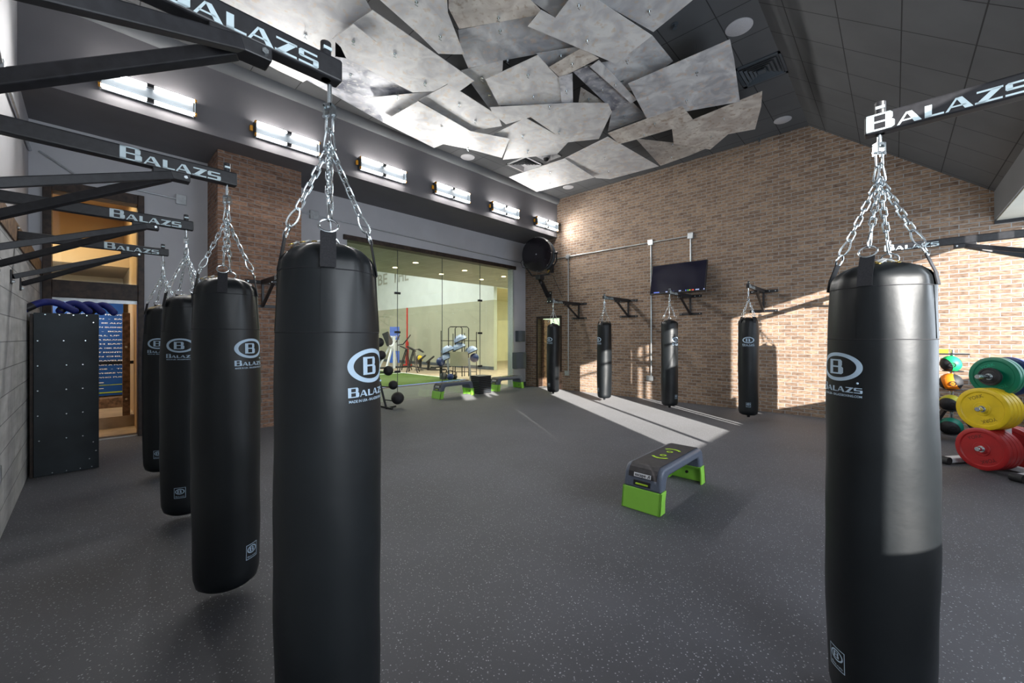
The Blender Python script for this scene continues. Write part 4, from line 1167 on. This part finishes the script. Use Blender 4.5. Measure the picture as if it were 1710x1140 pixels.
bm = B(); bx(bm, XL, XL + .012, 4.55, 4.63, .42, .54); tag(obj('wall_outlet', bm, 'conduit', bevel=.003), 'small grey electrical outlet low on the block wall', 'outlet')

# ------------------------------------------------------------------ bumper plate tree
A_ = Vector((.8, -.6, 0)); T_ = Vector((.6, .8, 0)); F0 = Vector((6.65, -.68, 0)); C0 = F0 + A_ * .30
rack = thing('plate_tree', 'white bumper plate tree at the right edge, loaded with coloured plates', 'weight rack', C0, math.atan2(-.6, .8))
# local x = A_, local y = T_ (rotated -36.87 deg)
bm = B()
for y in (-.3, .3): bx(bm, -.34, .34, y - .045, y + .045, .015, .075)
obj('foot', bm, 'white_metal', rack, bevel=.012, seg=3)
for y in (-.3, .3):
    for x in (-.34, .34):
        bm = B(); cyl(bm, (x, y - .05, .045), (x, y + .05, .045), .042, seg=20); obj('foot_cap', bm, 'black_rubber', rack, bevel=.004)
bm = B(); bx(bm, -.03, .03, -.3, .3, .03, .08); obj('cross_bar', bm, 'white_metal', rack, bevel=.006)
bm = B(); bx(bm, -.04, .04, -.05, .05, .05, 1.15); obj('upright', bm, 'white_metal', rack, bevel=.01)
for (z, s_) in ((.25, -1), (.25, 1), (.68, -1), (1.03, -1), (1.03, 1)):
    bm = B(); cyl(bm, (.03 * s_, 0, z), (.36 * s_, 0, z), .024, seg=20); obj('peg', bm, 'chrome', rack, smooth=True, bevel=.003)
def plate_mesh(rad, th, detail=True):
    bm = B()
    lathe(bm, [(.0255, 0), (.0255, th), (.05, th), (.052, th * .93), (.07, th * .93), (.075, th * .82), (rad * .78, th * .82), (rad * .82, th), (rad * .97, th), (rad, th * .9), (rad, th * .1), (rad * .97, 0), (rad * .82, 0), (rad * .78, th * .18), (.075, th * .18), (.07, 0), (.0255, 0)], 56)
    return bm
plate_id = {}
def plate(axis_s, z, rad, th, mat, lab, group):
    key = (rad, th, mat)
    rz = math.atan2(.6, -.8)    # local z of the lathe turned to face -A_
    pos = F0 + A_ * axis_s + Vector((0, 0, z))
    q = (-A_).to_track_quat('Z', 'Y')
    if key in plate_id:
        src = plate_id[key]
        o = src.copy(); COL.objects.link(o)
        for ch in src.children:
            c = ch.copy(); COL.objects.link(c); c.parent = o
    else:
        o = obj('bumper_plate', plate_mesh(rad, th), mat, smooth=True)
        bm = B(); lathe(bm, [(.0256, th * .0), (.0256, th + .001), (.034, th + .001), (.034, th * .9)], 32); obj('hub_ring', bm, 'chrome', o, smooth=True)
        tb = text_bm('YORK', rad * .22, .001); w0, w1 = width_of(tb)
        for an in (0, 180):
            b2 = B(); t2 = tb.copy(); merge(b2, t2, Matrix.Rotation(R(an + 25), 4, 'Z') @ Matrix.Translation((-(w0 + w1) / 2, rad * .50, th * .82 + .0012)))
            if rad > .15: obj('plate_lettering', b2, 'plate_mark_' + mat, o)
            else: b2.free()
        tb.free()
        plate_id[key] = o
    o.rotation_mode = 'QUATERNION'; o.rotation_quaternion = q; o.location = pos
    tag(o, lab, 'weight plate', group)
o5 = ['front', 'second', 'third', 'rear']
for k in range(4):
    plate(.052 * k + .04, .25, .225, .048, 'red', o5[k] + ' red bumper plate of the four on the front lower peg', 'red plates on the lower front peg')
for k in range(4):
    plate(.052 * k + .05, .682, .225, .048, 'yellow', o5[k] + ' yellow bumper plate of the four on the middle peg', 'yellow plates on the middle peg')
for k in range(3):
    plate(.052 * k + .42, .25, .225, .048, 'red', ['nearest', 'middle', 'farthest'][k] + ' red bumper plate on the rear lower peg at the right edge', 'red plates on the lower rear peg')
plate(.20, 1.03, .21, .04, 'plate_green', 'front green bumper plate at the top of the tree', 'green plates on the top peg')
plate(.244, 1.03, .21, .04, 'plate_green', 'rear green bumper plate at the top of the tree', 'green plates on the top peg')
plate(.40, 1.03, .21, .04, 'plate_blue', 'dark blue bumper plate behind the green ones at the right edge', 'blue plates on the top peg')
plate(.13, 1.03, .095, .032, 'black_rubber', 'small black weight plate in front of the green plate', 'black plates on the top peg')

# medicine ball stands
def ball(loc, r, mat, band, lab, group, rot=0):
    o = obj('medicine_ball', (lambda b_: (sphere(b_, (0, 0, 0), r, seg=32), b_)[1])(B()), mat, smooth=True, loc=loc)
    if band:
        bm = B(); pr = [(r * math.cos(a_) + .0035, r * math.sin(a_)) for a_ in [R(-32 + 64 * k / 10) for k in range(11)]]
        lathe(bm, pr, 40); b_ = obj('colour_band', bm, band, o, smooth=True); b_.rotation_euler = (R(72), R(15), R(rot))
        bm = B(); ring_ellipse(bm, 0, 0, r * .30, r * .30, r * .22, r * .22, 20); bar(bm, (-r * .12, 0, 0), (r * .12, 0, 0), r * .08, .002); bm.transform(rotm(Vector((-1, -.1, -.1))) ); bm.transform(Matrix.Translation(Vector((-1, -.1, -.1)).normalized() * (r + .005)))
        obj('ball_logo', bm, 'black', o)
    return tag(o, lab, 'medicine ball', group)
bp = Vector((8.55, -.60, 0))
st = thing('ball_stand', 'silver post medicine ball stand behind the right foreground bag', 'ball rack', bp)
bm = B(); cyl(bm, (0.12, 0, .03), (0.0, 0, 1.28), .022); obj('post', bm, 'chrome', st, smooth=True)
for s_ in (-1, 1):
    bm = B(); bar(bm, (.10, 0, .55), (-.25, .28 * s_, .03), .045); obj('leg', bm, 'black', st)
bm = B(); bar(bm, (-.08, -.16, 1.22), (-.08, .16, 1.22), .02); bar(bm, (.0, 0, 1.22), (-.08, 0, 1.22), .02); obj('handle', bm, 'black', st)
bm = B(); box(bm, (-.03, .12, 1.26), (.02, .16, .06)); obj('sign_plate', bm, 'ball_yellow', st)
for z in (.98, .72, .42, .08):
    bm = B(); tube(bm, [(-.08 + .1 * math.cos(R(q)), .1 * math.sin(R(q)), z) for q in range(0, 360, 24)], .008, True, 6); bar(bm, (.06, 0, z), (.02, 0, z), .02); obj('ball_ring', bm, 'black', st, smooth=True)
gname = 'medicine balls on the silver stand'
ball(bp + Vector((-.08, .02, 1.08)), .112, 'black_rubber', 'ball_green', 'green and black medicine ball at the top of the silver stand', gname, 30)
ball(bp + Vector((-.09, .02, .82)), .122, 'black_rubber', 'ball_orange', 'orange and black medicine ball on the silver stand', gname, -20)
ball(bp + Vector((-.09, .02, .52)), .118, 'black_rubber', 'ball_yellow', 'olive yellow and black medicine ball on the silver stand', gname, 60)
ball(bp + Vector((-.09, .02, .19)), .122, 'black_rubber', 'ball_teal', 'teal and black medicine ball lowest on the silver stand', gname, 70)

s2 = thing('ball_stand', 'black angled ball stand by the glass wall behind the left foreground bag', 'ball rack', (4.22, 7.6, 0))
bm = B(); bar(bm, (.0, 0, .03), (-.35, .05, 1.45), .035); obj('post', bm, 'black', s2)
bm = B(); bar(bm, (-.05, -.1, .02), (.22, -.0, .02), .04, .03); bar(bm, (0, -.25, .02), (0, .25, .02), .04, .03); obj('foot', bm, 'black', s2)
bb = [((4.03, 7.52, 1.36), .095, 'topmost black medicine ball on the angled stand'), ((4.07, 7.52, 1.10), .095, 'second black medicine ball from the top on the angled stand'), ((4.22, 7.50, .78), .10, 'middle black medicine ball on the angled stand'), ((4.33, 7.50, .48), .095, 'fourth black medicine ball down on the angled stand'), ((4.42, 7.48, .20), .13, 'largest black medicine ball, lowest on the angled stand')]
for loc, r, lab in bb:
    ball(loc, r, 'black_rubber', None, lab, 'black medicine balls on the angled stand')
for k, (loc, r, lab) in enumerate(bb):
    bm = B(); p = Vector(loc) - Vector((4.22, 7.6, 0)); cyl(bm, p + Vector((0, -.0, -r * .5)), (-.35 * p.z / 1.45, .02, p.z - .02), .012); obj('holder', bm, 'black', s2)

# ------------------------------------------------------------------ things in the room beyond the glass
def at_floor(u, v_): return on_z(u, v_, 0)
cl = thing('climber_machine', 'white stair climber machine behind the glass beside the blue poster', 'exercise machine', (10.1, 17.6, 0))
bm = B()
for y in (-.35, .35):
    bar(bm, (.45 if y > 0 else -.1, y, 0), (.05, y * .3, 1.5), .09); bar(bm, (-.5, y, 0), (.0, y * .3, 1.2), .08)
bar(bm, (-.3, -.5, 1.05), (.1, .6, 1.1), .07)
obj('frame', bm, 'white_metal', cl)
bm = B(); tube(bm, [(.1, -.3, 1.1), (.3, -.5, 1.15), (.5, -.7, 1.5), (.55, -.75, 1.6)], .03, False, 8); tube(bm, [(.1, .1, 1.1), (.2, -.1, 1.3), (.3, -.2, 1.6)], .03, False, 8); obj('handle', bm, 'black', cl, smooth=True)
bm = B(); bar(bm, (-.1, 0, 1.1), (-.25, .2, 1.7), .12, .3); obj('console', bm, 'black', cl)
bm = B(); bx(bm, -.7, 1.0, -.2, .2, 0, .06); obj('base', bm, 'black', cl)
po = thing('floor_poster', 'blue printed poster stand behind the white climber machine', 'poster', (11.4, 19.6, 0), R(-42))
bm = B(); bx(bm, -.25, .25, -.02, .02, .1, 2.05); obj('poster_panel', bm, 'poster_blue', po)
bm = B(); bx(bm, -.25, .25, -.028, -.02, .75, 1.35); obj('poster_photo', bm, 'conduit', po)
b2 = B(); merge(b2, text_bm('PROJECT', .12, .002), Matrix(((.8, 0, 0, -.22), (0, 0, 1, -.03), (0, 1, 0, 1.48), (0, 0, 0, 1)))); obj('poster_lettering', b2, 'label_white', po)
bm = B(); cyl(bm, (0, 0, 0), (0, 0, 1.25), .08); cyl(bm, (0, 0, 0), (0, 0, .08), .25); cyl(bm, (0, 0, 1.25), (0, 0, 3.0), .04); tag(obj('training_post', bm, 'redtube', loc=(11.3, 18.2, 0), smooth=True), 'red padded training post behind the glass', 'training post')
def bench(loc, rz, lab):
    t_ = thing('rowing_bench', lab, 'exercise machine', loc, rz, 'abdominal machines beyond the glass')
    bm = B()
    for y in (-.2, .2):
        tube(bm, [(-.55, y * 1.3, .02), (-.5, y, .25), (-.3, y * .7, .95)], .022, False, 8); tube(bm, [(-.1, y * 1.3, .02), (-.2, y, .3), (-.3, y * .7, .95)], .022, False, 8)
    tube(bm, [(-.1, .2, .2), (.4, .0, .12), (1.0, 0, .1)], .03, False, 8)
    tube(bm, [(-.3, -.15, .95), (-.1, -.2, .98), (.1, -.15, .85), (.1, .15, .85), (-.1, .2, .98), (-.3, .15, .95)], .02, False, 8)
    obj('frame', bm, 'black', t_, smooth=True)
    bm = B(); box(bm, (-.42, 0, 1.03), (.32, .28, .04), Matrix.Rotation(R(25), 4, 'Y')); obj('console', bm, 'black', t_, bevel=.01)
    bm = B(); box(bm, (.38, 0, .55), (.42, .25, .07), Matrix.Rotation(R(-40), 4, 'Y')); obj('pad', bm, 'dark_fabric', t_, bevel=.02)
    bm = B(); bar(bm, (.3, 0, .1), (.33, 0, .5), .10); obj('pad_post', bm, 'black', t_)
    return t_
a0 = at_floor(690, 619); b0 = at_floor(703, 622)
bz = bench((a0.x, a0.y, 0), R(-42), 'left dark abdominal machine with a console beyond the glass')
dup(bz, (b0.x, b0.y, 0), R(-42), 'right dark abdominal machine with a grey pad beyond the glass')
p = at_floor(685, 610); ball((10.3, 15.6, .5), .17, 'yellow', 'black_rubber', 'yellow and black ball behind the abdominal machines', 'balls beyond the glass')
bm = B(); tube(bm, [(.2 * math.cos(R(q)), .2 * math.sin(R(q)), .01) for q in range(0, 360, 30)], .012, True, 6); cyl(bm, (0, .2, 0.01), (0, .15, .33), .012); cyl(bm, (0, -.2, 0.01), (0, -.15, .33), .012); tag(obj('ring_stand', bm, 'black', loc=(10.3, 15.6, 0)), 'small black ring stand under the yellow ball', 'stand')

rk = thing('ball_cage', 'tall black wire cage rack full of pale blue domes beyond the glass', 'ball rack', (9.0, 11.15, 0), R(-42))
bm = B()
for x, zt in ((-.62, 1.7), (-.2, 1.6), (.2, 1.62), (.62, 1.66)):
    cyl(bm, (x, 0, .1), (x, 0, zt), .014, seg=8)
for x0, x1 in ((-.35, .35), (-.12, .12)):
    tube(bm, [(x0, -.12, .1), (x0, -.12, 1.78), (x0 + .06, -.12, 1.84), (x1 - .06, -.12, 1.84), (x1, -.12, 1.78), (x1, -.12, .1)], .017, False, 8)
for z in (.25, 1.35): cyl(bm, (-.62, 0, z), (.62, 0, z), .012, seg=8)
obj('frame', bm, 'black', rk, smooth=True)
bm = B(); box(bm, (.02, -.25, .72), (.62, .012, .5)); obj('sign_panel', bm, M['tan'], rk)
for s_ in (-.32, .42):
    bm = B(); bar(bm, (s_, -.2, 0), (s_ - .06, -.2, .75), .07); obj('leg', bm, 'conduit', rk)
q = Matrix.Rotation(R(-42), 4, 'Z')
dm = [((-.38, 0, .98), 'left'), ((.02, 0, 1.08), 'middle'), ((.06, 0, 1.36), 'upper'), ((-.4, 0, .72), 'lower left'), ((.44, 0, .95), 'right')]
for (x, y, z), nm in dm:
    w_ = q @ Vector((x, y, 0)) + Vector((9.0, 11.15, z))
    t_ = thing('balance_dome', 'pale blue balance dome in the wire cage, ' + nm + ' one', 'balance dome', w_, R(-42), 'balance domes in the wire cage')
    bm = B(); lathe(bm, [(.24, 0), (.22, .09), (.15, .17), (.07, .20), (0, .205)], 32); bm.transform(Matrix.Rotation(R(-25), 4, 'Y')); obj('dome', bm, 'ball_blue', t_, smooth=True)
    bm = B(); lathe(bm, [(0, -.03), (.22, -.03), (.245, -.015), (.245, .0), (.0, 0)], 32); bm.transform(Matrix.Rotation(R(-25), 4, 'Y')); obj('base', bm, 'black_rubber', t_, smooth=True)
for (dx, z, mat, nm) in ((-.62, .62, 'plate_blue', 'dark teal slam ball left of the wire cage'), (.55, .75, 'plate_blue', 'dark blue slam ball right of the wire cage sign')):
    w_ = q @ Vector((dx, -.1, 0)) + Vector((9.0, 11.15, z)); ball(w_, .16, mat, None, nm, 'slam balls at the wire cage')
bm = B(); w_ = q @ Vector((-.62, -.1, 0)) + Vector((9.0, 11.15, 0)); bx(bm, -.35, .35, -.12, .12, .42, .46); bx(bm, -.03, .03, -.03, .03, 0, .42); tag(obj('low_stand', bm, 'black', loc=(w_.x, w_.y, 0)), 'low black stand holding the teal slam ball', 'stand')
kb0 = None
for i, (u, v_, s_) in enumerate(((741, 633.5, 1.25), (752, 634, 1.1), (759, 633, .9))):
    p = at_floor(u, v_)
    lab = ['largest grey kettlebell left of the wire cage', 'dark blue kettlebell between the grey one and the cage', 'smallest black kettlebell at the foot of the wire cage'][i]
    kt = thing('kettlebell', lab, 'kettlebell', p, R(-42), 'kettlebells beyond the glass'); kt.scale = (s_, s_, s_)
    bm = B(); lathe(bm, [(0, 0), (.06, 0), (.10, .05), (.11, .10), (.09, .16), (.05, .19), (0, .195)], 28); obj('bell', bm, ['box_grey', 'plate_blue', 'black'][i], kt, smooth=True)
    bm = B(); tube(bm, [(-.06, 0, .16), (-.08, 0, .22), (-.06, 0, .28), (0, 0, .295), (.06, 0, .28), (.08, 0, .22), (.06, 0, .16)], .017, False, 8); obj('handle', bm, 'black', kt, smooth=True)
